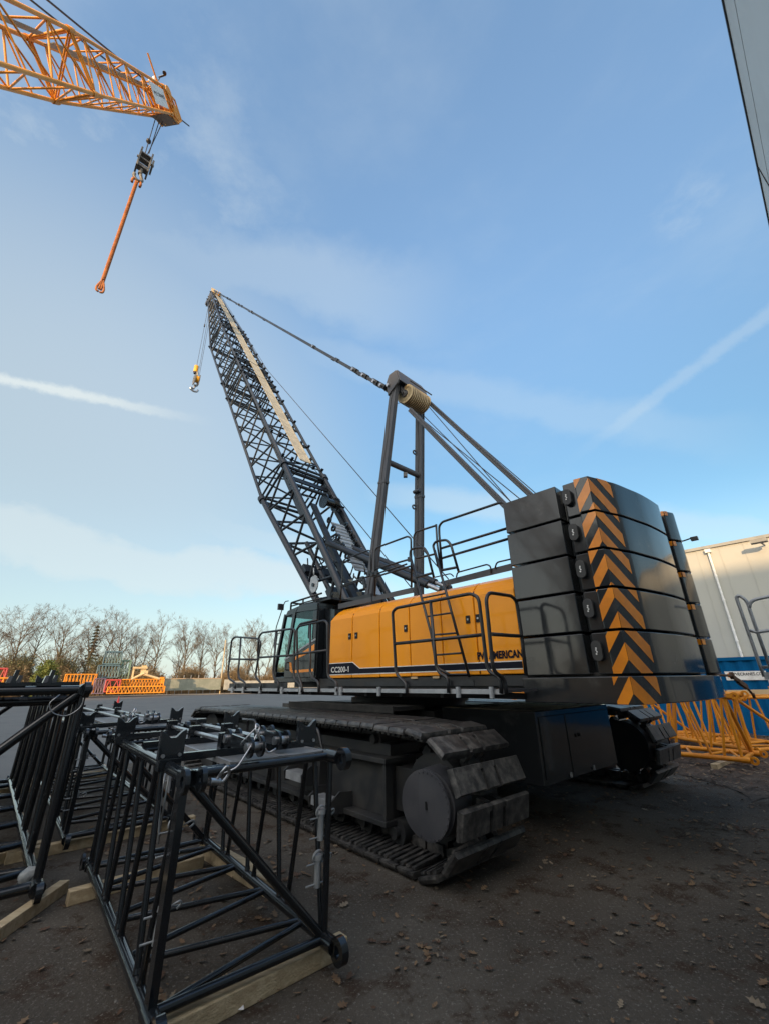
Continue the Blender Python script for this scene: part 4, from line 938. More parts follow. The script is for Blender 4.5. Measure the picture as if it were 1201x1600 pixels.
        for x, y, l in ((w * .42, -.02, .48), (w * .70, .18, .34)):     # pendant links lying on the deck
            m2 = MB(); zz = zt + .12
            for d in (-.04, .04):
                m2.beam((x + d, y + .05, zz), (x + d, y + l, zz + .02), .018, .085, (0, 0, 1))
                for yy in (y + .05, y + l): m2.ring((x + d, yy, zz + (.02 if yy > y + .1 else 0)), (1, 0, 0), .068, 0, .02, 18)
            for yy in (y + .05, y + l): m2.tube((x - .07, yy, zz + (.02 if yy > y + .1 else 0)), (x + .07, yy, zz + (.02 if yy > y + .1 else 0)), .03, 12, 1)
            bt('pendant_link', m2, [M[mt], M['steel']])
        for x in (w * .42, w * .70):
            m2 = MB(); m2.tube((x, .62, zt + .11), (x, ln - .3, zt + .11), .018, 10); bt('pendant_rod', m2, M['steel'])
            for y in (.62, ln * .55, ln - .35):
                m2 = MB(); m2.box((x - .05, y - .04, zt + .05), (x + .05, y + .04, zt + .17)); bt('rod_clamp', m2, bev=.006)
        # cable loops
        m2 = MB(); x, y, z = w * .30, .02, zt + .05
        m2.path([(x - .10, y - .05, z - .06), (x - .02, y - .08, z - .03), (x + .10, y - .02, z + .10), (x + .16, y + .02, z + .19), (x + .13, y + .03, z + .22), (x + .12, y, z + .17), (x + .22, y - .02, z + .02), (x + .27, y - .04, z + .05)], .007, 6, fil=.03)
        m2.path([(x + .13, y, z + .20), (x + .05, y + .1, z + .08), (x + .2, y + .2, z + .06)], .005, 6, fil=.03)
        bt('tether_cable', m2, M['steel'])
        m2 = MB(); x = w * .17; m2.path([(x - .02, -.10, zt - .02), (x + .03, -.12, zt + .05), (x + .06, -.10, zt + .0), (x + .02, -.09, zt - .05), (x - .02, -.10, zt - .02)], .011, 8, fil=.02); m2.tube((x - .06, -.10, zt - .03), (x + .0, -.10, zt - .04), .02, 8); bt('shackle', m2, M['steel'])
        m2 = MB(); m2.path([(.05, .55, zt - .02), (.05, .57, zt - .35), (.07, .62, zt - .52), (.05, .66, zt - .3), (.05, .68, zt - .02)], .006, 6, fil=.05); bt('tether_cable', m2, M['steel'])
    return rt
M['galvdark'] = mat('dull_galvanised_grating', (.26, .27, .28), .5, .4, (.34, .35, .36), 6, rvar=.15)
gl = ground_at(235, 1592, .16)
secA = section('boom_section', 'short black lattice boom section in the foreground with notched saddles and a grating deck', (gl.x, gl.y, 0), -39.5, 1.09, 2.62, 1.10, 4, group='black boom sections laid out on timber')
def prongs(rt, xs, zt):
    for x in xs:
        for k, h_ in enumerate((.085, .14, .09)):
            m2 = MB(); m2.prism([(x + .036 * k - .02, .02, zt), (x + .036 * k + .02, .02, zt), (x + .036 * k + .03, .05, zt + h_), (x + .036 * k + .0, .05, zt + h_)], (0, .10, 0)); m2.build('lug_plate', M['dark'], rt)
        m2 = MB(); m2.box((x - .06, 0, zt - .01), (x + .14, .14, zt + .02)); m2.build('lug_base', M['dark'], rt)
# far pieces
pb = ground_at(102, 1310, .16)
secB = section('boom_section', 'long black lattice boom section standing behind the short foreground one', (pb.x, pb.y, 0), -40.9, 1.13, 5.3, 1.08, 7, group='black boom sections laid out on timber')
pc = ground_at(57, 1386, .16); dd, rr = axes(-41.8); pcl = pc - rr * 1.7
secC = section('boom_section', 'tall wide black boom section cut by the left edge of the photo', (pcl.x, pcl.y, 0), -41.8, 1.70, 6.0, 1.60, 6, rc=.050, rl=.034, saddles=False, detail=False, flip=True, group='black boom sections laid out on timber')
prongs(secC, (1.08, 1.36), 1.60 + .16 + .05)
m2 = MB(); m2.path([(1.50, -.06, 1.72), (1.42, -.08, 1.64), (1.48, -.09, 1.55), (1.60, -.10, 1.52), (1.70, -.10, 1.60), (1.70, -.08, 1.76)], .0045, 6, fil=.05); m2.build('tether_cable', M['steel'], secC)
m2 = MB(); m2.tube((0, .25, 1.66), (1.7, .25, 1.66), .045, 12); m2.build('cross_bar', M['dark'], secC)
dd, rr = axes(-41); pd_ = pb - rr * 2.2 + dd * 1.6
secD = section('boom_section', 'black boom section half hidden behind the tall wide one', (pd_.x, pd_.y, 0), -41.0, 1.13, 3.0, 1.08, 4, detail=False, group='black boom sections laid out on timber')
def tmb(label, p0, p1, w=.10, h=.105, z=0.0):
    m2 = MB(); m2.beam(V((p0[0], p0[1], z + h / 2)), V((p1[0], p1[1], z + h / 2)), w, h)
    m2.build('timber_beam', M['timber'], bevel=.006, label=label, cat='timber beam', group='timber beams under the boom sections')
D0, R0 = axes(-39.5); A0 = V((gl.x, gl.y, 0))
def sa(x, y): p = A0 + R0 * x + D0 * y; return (p.x, p.y)
tmb('pale timber beam under the near end of the short foreground boom section', sa(-.35, .02), sa(1.30, .10))
tmb('pale timber beam under the far end of the short foreground boom section', sa(-.18, 2.28), sa(1.0, 2.34))
tmb('thick timber block beside the right chord of the short foreground section', sa(1.28, 1.25), sa(1.12, 2.65), .13, .13)
D1, R1 = axes(-40.9); B0 = V((pb.x, pb.y, 0))
def sb(x, y): p = B0 + R1 * x + D1 * y; return (p.x, p.y)
tmb('timber beam under the near end of the long boom section', sb(-.5, .12), sb(1.5, .12)); tmb('timber beam under the far end of the long boom section', sb(-.3, 4.9), sb(1.5, 4.9))
D2, R2 = axes(-41.8); C0 = V((pcl.x, pcl.y, 0))
def sc_(x, y): p = C0 + R2 * x + D2 * y; return (p.x, p.y)
tmb('timber beam lying across below the corner of the tall wide boom section', ground_at(97, 1396)[:2], ground_at(-60, 1510)[:2], .09, .10); tmb('second timber beam under the tall wide boom section, behind its corner post', ground_at(70, 1328)[:2], ground_at(-60, 1368)[:2]); tmb('timber beam under the far end of the tall wide boom section', sc_(-.3, 5.6), sc_(2.0, 5.6))
m2 = MB(); p = V((*sc_(1.66, .20), .20)); rnd = random.Random(2)
m2.lathe(p, (R2 + Z * .3), [(-.08, .015), (-.07, .045), (-.02, .062), (.03, .045), (.05, .052), (.08, .03), (.09, .01)], 16)
for v_ in m2.v: v_ += V((rnd.gauss(0, .008), rnd.gauss(0, .008), rnd.gauss(0, .008)))
m2.build('plastic_wrap', M['plastic'], label='crumpled clear plastic wrap around the foot of the tall boom section', cat='plastic wrap')

# ================================================================== ground
def ground_mat(name, cols, sc, rough=.95, bump=.6, wet=False):
    m = bpy.data.materials.new(name); m.use_nodes = True; nt = m.node_tree; N = nt.nodes; bs = N['Principled BSDF']; lk = nt.links
    tc = N.new('ShaderNodeTexCoord'); co = tc.outputs['Object']
    def noise(s, d=8, r=.6):
        n = N.new('ShaderNodeTexNoise'); n.inputs['Scale'].default_value = s; n.inputs['Detail'].default_value = d; n.inputs['Roughness'].default_value = r; lk.new(co, n.inputs['Vector']); return n.outputs[0]
    def mr(v, a, b):
        n = N.new('ShaderNodeMapRange'); n.interpolation_type = 'SMOOTHSTEP'; n.inputs[1].default_value = a; n.inputs[2].default_value = b; lk.new(v, n.inputs[0]); return n.outputs[0]
    def mix(f, a, b):
        n = N.new('ShaderNodeMix'); n.data_type = 'RGBA'; lk.new(f, n.inputs[0])
        for k, v in ((6, a), (7, b)):
            if isinstance(v, tuple): n.inputs[k].default_value = (*v, 1)
            else: lk.new(v, n.inputs[k])
        return n.outputs[2]
    c = mix(mr(noise(sc[0]), .35, .68), cols[0], cols[1])
    c = mix(mr(noise(sc[1], 10, .7), .50, .62), c, cols[2])
    c = mix(mr(noise(sc[2], 4, .75), .54, .70), c, cols[3])
    lk.new(c, bs.inputs['Base Color']); bs.inputs['Roughness'].default_value = rough
    bs.inputs['Specular IOR Level'].default_value = .25
    a = N.new('ShaderNodeMath'); a.operation = 'ADD'; lk.new(noise(sc[2] * .9, 6, .7), a.inputs[0]); lk.new(noise(sc[1] * 2, 4), a.inputs[1])
    bp = N.new('ShaderNodeBump'); bp.inputs['Strength'].default_value = bump; bp.inputs['Distance'].default_value = .03; lk.new(a.outputs[0], bp.inputs['Height']); lk.new(bp.outputs[0], bs.inputs['Normal'])
    return m
for k_, s_ in (('leafa', .72), ('leafb', .7), ('leafc', .7)):
    for n_ in M[k_].node_tree.nodes:
        if n_.type == 'MIX':
            for i_ in (6, 7): n_.inputs[i_].default_value = tuple(c_ * s_ for c_ in n_.inputs[i_].default_value[:3]) + (1,)
M['soil'] = ground_mat('packed_dark_soil', [(.062, .053, .043), (.110, .097, .080), (.046, .030, .020), (.21, .195, .17)], (.45, 2.6, 42))
M['asphalt'] = ground_mat('grey_asphalt', [(.105, .106, .105), (.13, .13, .126), (.088, .09, .09), (.16, .157, .15)], (.12, .8, 30), .8, .25)
M['sand'] = ground_mat('pale_sandy_strip', [(.30, .23, .16), (.36, .28, .20), (.22, .17, .12), (.4, .33, .25)], (.05, .3, 4), .95, .3)
M['mulch'] = ground_mat('leafy_soil', [(.055, .043, .034), (.095, .073, .056), (.03, .022, .017), (.19, .145, .115)], (.8, 4, 22))
def sheet(name, pts, z, m, n=1):
    mb = MB(); mb.poly([(x, y, z) for x, y in pts], 0); o = mb.build(name, m, org=(0, 0, 0), kind='structure'); return o
sheet('ground', [(-900, -300), (900, -300), (900, 1500), (-900, 1500)], 0, M['soil'])
def gp(x, y): p = ground_at(x, y); return (p.x, p.y)
sheet('asphalt_yard', [B(9.6, -40, 0)[:2], B(13.0, 3.0, 0)[:2], B(12.2, 12, 0)[:2], B(14, 60, 0)[:2], B(60, 80, 0)[:2], (30, 95), (-14, 84), (-34, 76), (-52, 74), (-130, 92), B(95, -40, 0)[:2]], .004, M['asphalt'])
sheet('sand_strip', [(60, 100), (-14, 88), (-34, 80), (-52, 79), (-150, 105), (-400, 300), (-100, 320), (60, 200)], .008, M['sand'])
# patch of leaf mulch on the right, raked up a little
rnd = random.Random(3)
mb = MB(); N_ = 26; idx = {}
for i in range(N_ + 1):
    for j in range(N_ + 1):
        u, v = i / N_, j / N_; p = V((5.6 + 7.5 * u + .35 * math.sin(v * 11) * (1 - u) + .05 * math.sin(v * 31), 7.6 + 8.5 * v + .3 * math.sin(u * 12) * (1 - v) + .05 * math.sin(u * 29), 0)); e = min(u, 1 - u, v, 1 - v) * 4
        idx[i, j] = mb.add([p + Z * (.009 + min(1, e) * (.02 + .05 * (math.sin(p.x * 2.3) * math.cos(p.y * 1.7) * .5 + .5) + rnd.random() * .015))])
for i in range(N_):
    for j in range(N_): mb.face((idx[i, j], idx[i + 1, j], idx[i + 1, j + 1], idx[i, j + 1]), 0, True)
mb.build('leafy_soil', M['mulch'], org=(0, 0, 0), kind='stuff')
# fallen oak leaves
def leaf(mb, p, r, rot, m, rnd, lift=.012, tilt=.35):
    n = 11; ax = V((math.cos(rot), math.sin(rot), 0)); ay = V((-ax.y, ax.x, rnd.uniform(-tilt, tilt))).normalized(); ax = (ax + Z * rnd.uniform(-tilt, tilt)).normalized()
    out = [(0, 0), (.22, .10), (.30, .30), (.46, .14), (.58, .34), (.72, .14), (.86, .22), (1, 0)]
    pts = out + [(x, -y) for x, y in out[-2:0:-1]]
    cu = rnd.uniform(.0, .35)
    k = mb.add([p + ax * ((x - .5) * r) + ay * (y * r * .95) + Z * (lift + abs(y) * cu * r + (x - .5) ** 2 * r * .25) for x, y in pts])
    for a, b in zip(range(0, 7), range(1, 8)):
        la = 0 if a == 0 else 14 - a; lb = 14 - b
        if a == 0: mb.face((k, k + 1, k + 13), m)
        elif b == 7: mb.face((k + a, k + 7, k + la), m)
        else: mb.face((k + a, k + b, k + lb, k + la), m)
mb = MB(); rnd = random.Random(11)
cl = [(rnd.uniform(-3.5, 8), rnd.uniform(1.4, 10), rnd.uniform(.10, .65)) for _ in range(120)]
for i in range(6500):
    if rnd.random() < .68:
        cx, cy, cr = rnd.choice(cl); x, y = cx + rnd.gauss(0, cr), cy + rnd.gauss(0, cr * .7)
    else: x, y = rnd.uniform(-5, 9), rnd.uniform(1.2, 11)
    leaf(mb, V((x, y, 0)), rnd.choice((.022, .03, .04, .05, .06, .085)) * rnd.uniform(.8, 1.2), rnd.random() * 6.28, rnd.choice((0, 0, 0, 1, 1, 2)), rnd)
for i in range(2600):
    x, y = rnd.uniform(5.8, 12.6), rnd.uniform(7.8, 15.6); leaf(mb, V((x, y, .05)), rnd.uniform(.06, .12), rnd.random() * 6.28, rnd.choice((0, 0, 1, 1, 2)), rnd, .02)
mb.build('fallen_leaves', [M['leafa'], M['leafb'], M['leafc']], org=(0, 0, 0), kind='stuff')
mb = MB()
for i in range(3600):
    x, y = rnd.uniform(-4, 7), rnd.uniform(1.3, 8); r = rnd.choice((.003, .004, .006, .008, .011)) * rnd.uniform(.7, 1.3)
    a = [V((x + r * math.cos(t) * rnd.uniform(.7, 1.2), y + r * math.sin(t) * rnd.uniform(.7, 1.2), .001)) for t in (0, 1.6, 3.1, 4.7)]
    k = mb.add(a + [V((x + r * rnd.uniform(-.4, .4), y + r * rnd.uniform(-.4, .4), r * rnd.uniform(.4, .8)))]); [mb.face((k + j, k + (j + 1) % 4, k + 4)) for j in range(4)]
mb.build('gravel', M['stone'], org=(0, 0, 0), kind='stuff')
m2 = MB(); p = ground_at(366, 1578); k = m2.add([p + V((-.07, .05, .02)), p + V((-.02, -.03, .012)), p + V((.07, -.04, .02)), p + V((.05, .0, .03)), p + V((-.01, .01, .02))]); m2.face((k, k + 1, k + 2, k + 3, k + 4)); m2.prism([p + V((-.07, .05, .012)), p + V((-.02, -.03, .006)), p + V((.0, .0, .008))], Z * .003)
m2.build('paper_scrap', M['paper'], label='torn white paper scrap on the soil beside the short foreground section', cat='paper scrap')
# ================================================================== yellow sections and container on the right
lug = ground_at(1163, 1188, .22)
section('boom_section', 'yellow lattice boom section lying under the counterweight, its open end lugs towards us', (lug.x, lug.y, 0), -43.0, 1.15, 5.2, 1.2, 6, rc=.05, rl=.03, detail=False, z0=.22, square=False, mt='ytruss', deck=False, group='yellow boom sections by the blue container')
r0, r1 = axes(-43.0)
q = ground_at(1174, 1172, .22)
section('boom_section', 'yellow lattice boom section at the right edge with its end frame facing us', (q.x, q.y, 0), -6.0, 1.5, 3.6, 1.10, 5, rc=.05, rl=.03, detail=False, z0=.22, square=False, mt='ytruss', deck=False, group='yellow boom sections by the blue container')
q = lug + r1 * 3.3 + r0 * .9
section('boom_section', 'yellow lattice boom section farthest back, right before the blue container', (q.x, q.y, 0), -43.0, 1.3, 5.2, 1.15, 6, rc=.05, rl=.03, detail=False, z0=.2, square=False, mt='ytruss', deck=False, group='yellow boom sections by the blue container')
m2 = MB(); a = lug + r0 * .5 - r1 * .25; b = lug + r0 * .35 + r1 * 1.4; m2.beam(V((a.x, a.y, .065)), V((b.x, b.y, .065)), .12, .12); m2.build('timber_beam', M['timber'], bevel=.006, label='timber beam under the open end of the yellow section by the leaf litter', cat='timber beam')
ct = empty('shipping_container', B(1, 20.2, 0), label='blue corrugated shipping container with a white web address banner', cat='container')
m2 = MB(); x0, x1, n = -5.8, 6.3, 124
ys = []
for i in range(n + 1):
    x = x0 + (x1 - x0) * i / n; ph = i % 4; ys.append((x, 18.99 + (.05 if ph in (1, 2) else 0)))
for (a, ya_), (b, yb_) in zip(ys, ys[1:]): m2.poly([B(b, yb_, .16), B(a, ya_, .16), B(a, ya_, 2.30), B(b, yb_, 2.30)])
m2.box((x0, 19.05, .15), (x1, 21.4, 2.38), B); m2.box((x0 - .02, 18.96, 2.30), (x1 + .02, 19.08, 2.41), B); m2.box((x0 - .02, 18.96, .02), (x1 + .02, 19.08, .17), B)
for x in (x0 - .03, x1 - .1): m2.box((x, 18.95, .02), (x + .14, 19.09, 2.41), B)
m2.build('body', M['contain'], ct)
m2 = MB(); a = on_plane(1131, 1049.5, BP, 18.97); b = on_plane(1196, 1049, BP, 18.97); z1 = a.z; z0 = on_plane(1150, 1063, BP, 18.97).z
sA, sB = a.dot(BL), b.dot(BL)
m2.prism([B(sA, 18.96, z0), B(sA, 18.96, z1), B(sB, 18.96, z1), B(sB, 18.96, z0)], BP * .012)
bn = m2.build('banner', M['white'], ct)
m2 = MB(); o = on_plane(1145, 1057.3, BP, 18.95); wdt = abs(sA - sB)
text_shape(m2, 'PVECRANES.COM', B(sA - wdt * .22, 18.955, z0 + (z1 - z0) * .52), -BL, Z, (z1 - z0) * .46, .001, 0, .015, width=wdt * .76)
m2.build('lettering', M['navy'], bn)
m2 = MB(); m2.ring(B(sA - wdt * .10, 18.952, z0 + (z1 - z0) * .55), BP, wdt * .06, wdt * .025, .006, 18); m2.build('emblem', M['orange'], bn)
# small plate on the yellow section end bar
_l, _w = axes(-6.0); m2 = MB(); a = ground_at(1174, 1172, .22) + _l * .2; b = a + _w * 1.35; m2.beam(V((a.x, a.y, 1.435)), V((b.x, b.y, 1.435)), .03, .11); m2.build('end_plate', M['cream'], label='cream marked end plate on top of the yellow section before the container', cat='plate')
# ---- pale hall behind, grey hall beside the camera, hall wing behind the camera
hl = empty('warehouse', B(-12, 30, 0), label='pale metal clad hall with a drain pipe behind the blue container', cat='building')
m2 = MB(); m2.box((-45, 21.8, 0), (4.35, 55, 6.90), B)
for k in range(60): m2.box((4.2 - k * .8, 21.785, .3), (4.23 - k * .8, 21.8, 6.9), B)
m2.build('wall', M['wall'], hl)
m2 = MB(); m2.box((-45.05, 21.72, 6.90), (4.42, 55, 7.02), B); m2.build('roof_trim', M['concrete'], hl)
m2 = MB(); p = on_plane(1105, 862, BP, 21.6); s = p.dot(BL); m2.tube(B(s, 21.72, .2), B(s, 21.72, 6.72), .045, 10)
for z in (.9, 1.9, 2.7, 3.1, 3.5, 3.9, 4.7, 5.7): m2.ring(B(s, 21.72, z), Z, .056, 0, .05, 10)
m2.box((s - .1, 21.62, 6.7), (s + .1, 21.8, 6.85), B); m2.build('drain_pipe', M['white'], hl)
m2 = MB(); p = on_plane(1192, 848, BP, 21.3); s = p.dot(BL); m2.beam(B(s, 21.75, p.z), B(s + .1, 21.2, p.z + .05), .05, .05); m2.box((s - .15, 20.95, p.z - .02), (s + .35, 21.25, p.z + .1), B); m2.build('flood_lamp', M['concrete'], hl)
el = [ground_at(1129, 0, 7.0), ground_at(1201, 347, 7.0)]; wb = (el[0].dot(BL) + el[1].dot(BL)) / 2
gh_ = empty('near_hall', B(wb - 8, 0, 0), label='grey panel clad hall whose upper wall cuts the top right corner', cat='building')
m2 = MB(); m2.box((wb - 28, -24, 0), (wb, 7.6, 6.6), B); m2.box((wb - 28, -24, 6.62), (wb, 7.6, 6.96), B)
for k in range(9): m2.box((wb - .001, -7 + k * 2.35 + .15, 0), (wb + .006, -7 + k * 2.35 + .17, 6.95), B, 1)
m2.build('wall', [M['pwall'], M['black']], gh_)
m2 = MB(); m2.box((wb - 28, -24, 6.962), (wb + .012, 7.62, 6.985), B); m2.build('roof_trim', M['char'], gh_)
ga = empty('hall_wing', B(-17, -62, 0), label='tall grey hall behind the camera that shades the yard', cat='building')
m2 = MB(); m2.box((-58, -75, 0), (24, -50, 21.3), B)
m2.build('wall', M['darkhall'], ga)
m2 = MB(); m2.box((-58.1, -75.1, 21.3), (24.1, -49.9, 21.5), B); m2.build('roof_trim', M['concrete'], ga)
# ---- mobile stair at the right edge
def px6(x, y): return (1120 + x / 7.617, 900 + y / 7.617)
qS = 8.6
SB = lambda x, y, q: on_plane(x, y, BP, q)
f0 = SB(*px6(600, 1130), qS)
stt = empty('access_stair', (f0.x, f0.y, 0), label='grey tubular handrail of a stair platform at the right edge', cat='stair')
for paths in ([[(560, 1200), (480, 980), (243, 300), (230, 255), (258, 232), (330, 275), (372, 340), (400, 440), (640, 1120)]], [[(385, 380), (392, 320), (440, 285), (620, 245), (900, 190)]], [[(390, 650), (470, 672), (620, 650), (900, 610)]], [[(545, 1090), (900, 1040)]]):
    m2 = MB()
    for p in paths: m2.path([SB(*px6(*t), qS) for t in p], .023, 10, fil=.06)
    m2.build('handrail', M['galv'], stt)
z_ = f0.z; s_ = f0.dot(BL)
m2 = MB(); m2.box((s_ - 1.8, qS - .02, z_ - .12), (s_ + .06, qS + .8, z_ - .02), B); m2.build('platform', M['galv'], stt)
for (ds, dq) in ((0, 0), (-1.7, 0), (0, .75), (-1.7, .75)):
    m2 = MB(); m2.box((s_ + ds - .03, qS + dq - .02, 0), (s_ + ds + .03, qS + dq + .04, z_ - .12), B); m2.build('leg', M['white'], stt)

# ================================================================== far side of the yard
HZ = lambda x: 1073.1 - .0139 * x
def far(x, y, d):
    r = ray(x, y); return EY + r * (d / math.hypot(r.x, r.y))
def fgr(x, d): p = far(x, HZ(x), d); return V((p.x, p.y, 0))
def far_box(name, label, x0, x1, y0, y1, d, dep, n, m, r=.09, group=None, floor=None, cat='boom section', alongx=True):
    a, b = far(x0, y0, d), far(x1, y0, d); z1 = a.z; z0 = max(0.05, far(x0, y1, d).z) if floor is None else floor
    a.z = b.z = 0; ex = (b - a); w = ex.length; ex.normalize(); ey = V((-ex.y, ex.x, 0))
    f = lambda u, v, z: a + ex * (u * w) + ey * (v * dep) + Z * (z0 + (z1 - z0) * z)
    m2 = MB()
    for v in (0, 1):
        for z in (0, 1): m2.tube(f(0, v, z), f(1, v, z), r, 6)
        for i in range(n):
            u0, u1 = i / n, (i + 1) / n; um = (u0 + u1) / 2
            m2.tube(f(u0, v, 0), f(um, v, 1), r * .62, 5); m2.tube(f(um, v, 1), f(u1, v, 0), r * .62, 5)
    for u in (0, 1):
        for z in (0, 1): m2.tube(f(u, 0, z), f(u, 1, z), r, 6)
        for v in (0, 1): m2.tube(f(u, v, 0), f(u, v, 1), r, 6)
        m2.tube(f(u, 0, 0), f(u, 1, 1), r * .6, 5)
    for i in range(n):
        m2.tube(f(i / n, 0, 1), f((i + .5) / n, 1, 1), r * .55, 5); m2.tube(f((i + .5) / n, 1, 1), f((i + 1) / n, 0, 1), r * .55, 5)
    return m2.build(name, m, label=label, cat=cat, group=group)
G1 = 'stored boom sections across the yard'; D_ = 84
far_box('boom_section', 'golden yellow lattice section at the left of the far stack', 103, 152, 1054, 1084, D_, 3, 9, M['ytruss'], .085, G1)
far_box('boom_section', 'dull violet lattice section beside the red one in the far stack', 149, 166, 1061, 1084, D_ - 1, 3, 4, M['purple'], .08, G1)
far_box('boom_section', 'red lattice section at the foot of the far stack', 166.5, 189, 1063, 1081, D_ - 1, 3, 2, M['red'], .13, G1)
far_box('boom_section', 'lower yellow lattice section at the right of the far stack', 169, 258, 1074, 1084, D_ - 2, 2.5, 16, M['ytruss'], .08, G1)
far_box('boom_section', 'upper yellow lattice section at the right of the far stack', 191, 257, 1062, 1073, D_, 2.5, 14, M['ytruss'], .08, G1)
far_box('boom_section', 'blue grey lattice section on the second level of the far stack', 154, 188, 1040, 1057, D_ + 1, 3, 7, M['bluet'], .09, G1, floor=far(154, 1058.5, D_).z)
far_box('boom_section', 'blue grey lattice section topmost of the far stack', 165, 192, 1018, 1036, D_ + 1, 3, 6, M['bluet'], .09, G1, floor=far(165, 1037, D_).z)
far_box('boom_section', 'pale green lattice section on the far stack', 192, 206, 1032, 1062, D_ + 2, 3, 3, M['greent'], .09, G1, floor=far(192, 1061, D_).z)
far_box('boom_section', 'small red lattice section on the far left side of the yard', -6, 12, 1045, 1064, D_ - 4, 3, 2, M['red'], .13, G1)
far_box('boom_section', 'orange yellow lattice section low on the far left', -6, 26, 1060, 1083, D_ - 5, 2.5, 4, M['ytruss'], .12, G1)
far_box('boom_section', 'long yellow lattice section low behind the tall black section', 40, 103, 1070, 1084, D_ + 2, 2.5, 8, M['ytruss'], .11, G1)
m2 = MB()
def fbx(x0, x1, y0, y1, d, dep, m=0):
    a, b = far(x0, y0, d), far(x1, y0, d); z1 = a.z; z0 = far(x0, y1, d).z; a.z = b.z = 0; e = b - a; w = e.length; e.normalize(); n_ = V((-e.y, e.x, 0))
    m2.hexa([a + Z * z0, b + Z * z0, b + n_ * dep + Z * z0, a + n_ * dep + Z * z0, a + Z * z1, b + Z * z1, b + n_ * dep + Z * z1, a + n_ * dep + Z * z1], m)
fbx(220, 232, 1048, 1056, D_, 1.2); fbx(208, 231, 1042, 1045, D_, 1.2); fbx(222, 230, 1040, 1048, D_ + .3, .6); fbx(208, 211, 1044, 1059, D_ + .2, .6)
p0, p1 = far(205, 1062, D_), far(226, 1052, D_); m2.tube(p0, p1, .2, 8); m2.tube(far(226, 1054, D_), far(250, 1061, D_), .18, 8); fbx(250, 257, 1058, 1068, D_, 1.5, 1)
m2.build('winch_frame', [M['cream'], M['ytruss']], label='cream painted winch frame standing on the yellow sections of the far stack', cat='winch frame')
m2 = MB(); m2.lathe(fgr(190, 52), Z, [(0, .30), (.02, .30), (.03, .17), (.75, .03), (.76, .0)], 12); p = fgr(190, 52); m2.box((p.x - .3, p.y - .3, .004), (p.x + .3, p.y + .3, .03)); m2.build('traffic_cone', M['cone'], label='red traffic cone on the asphalt before the far stack', cat='traffic cone')
m2 = MB(); m2.lathe(fgr(560, 60), Z, [(0, .30), (.02, .30), (.03, .17), (.75, .03), (.76, .0)], 12); p = fgr(560, 60); m2.box((p.x - .3, p.y - .3, .004), (p.x + .3, p.y + .3, .03)); m2.build('traffic_cone', M['cone'], label='red traffic cone seen under the walkway of the big crane', cat='traffic cone')
m2 = MB(); fbx(256, 346, 1061.5, 1079.5, 92, .4); gw = m2.build('yard_wall', M['greenwall'], label='low weathered green wall along the far side of the yard', cat='wall')
m2 = MB(); fbx(255.5, 346.5, 1060.3, 1061.6, 91.95, .5); m2.build('wall_cap', M['sand'], gw)
m2 = MB(); fbx(351, 364, 1062, 1078, 92, 2.0); m2.build('concrete_block', M['concrete'], bevel=.05, label='pale concrete block at the end of the green wall', cat='concrete block')
m2 = MB(); fbx(366, 470, 1064, 1076, 96, .4); m2.build('yard_wall', M['concrete'], label='pale low wall seen under the front handrails of the big crane', cat='wall')
m2 = MB(); p = fgr(345.5, 93); m2.tube(p, p + (far(353, 1000, 93) - p), .14, 8, r1=.09); m2.build('wooden_pole', M['timber'], label='leaning pale wooden pole at the end of the green wall', cat='pole')
for i, x in enumerate((263, 275, 286, 297, 309, 319, 330, 338)):
    m2 = MB(); p = fgr(x, 94); m2.tube(p, p + Z * 3.4, .05, 5); m2.build('fence_post', M['galv'], label='thin fence post behind the low green wall', cat='fence post', group='fence posts behind the green wall')
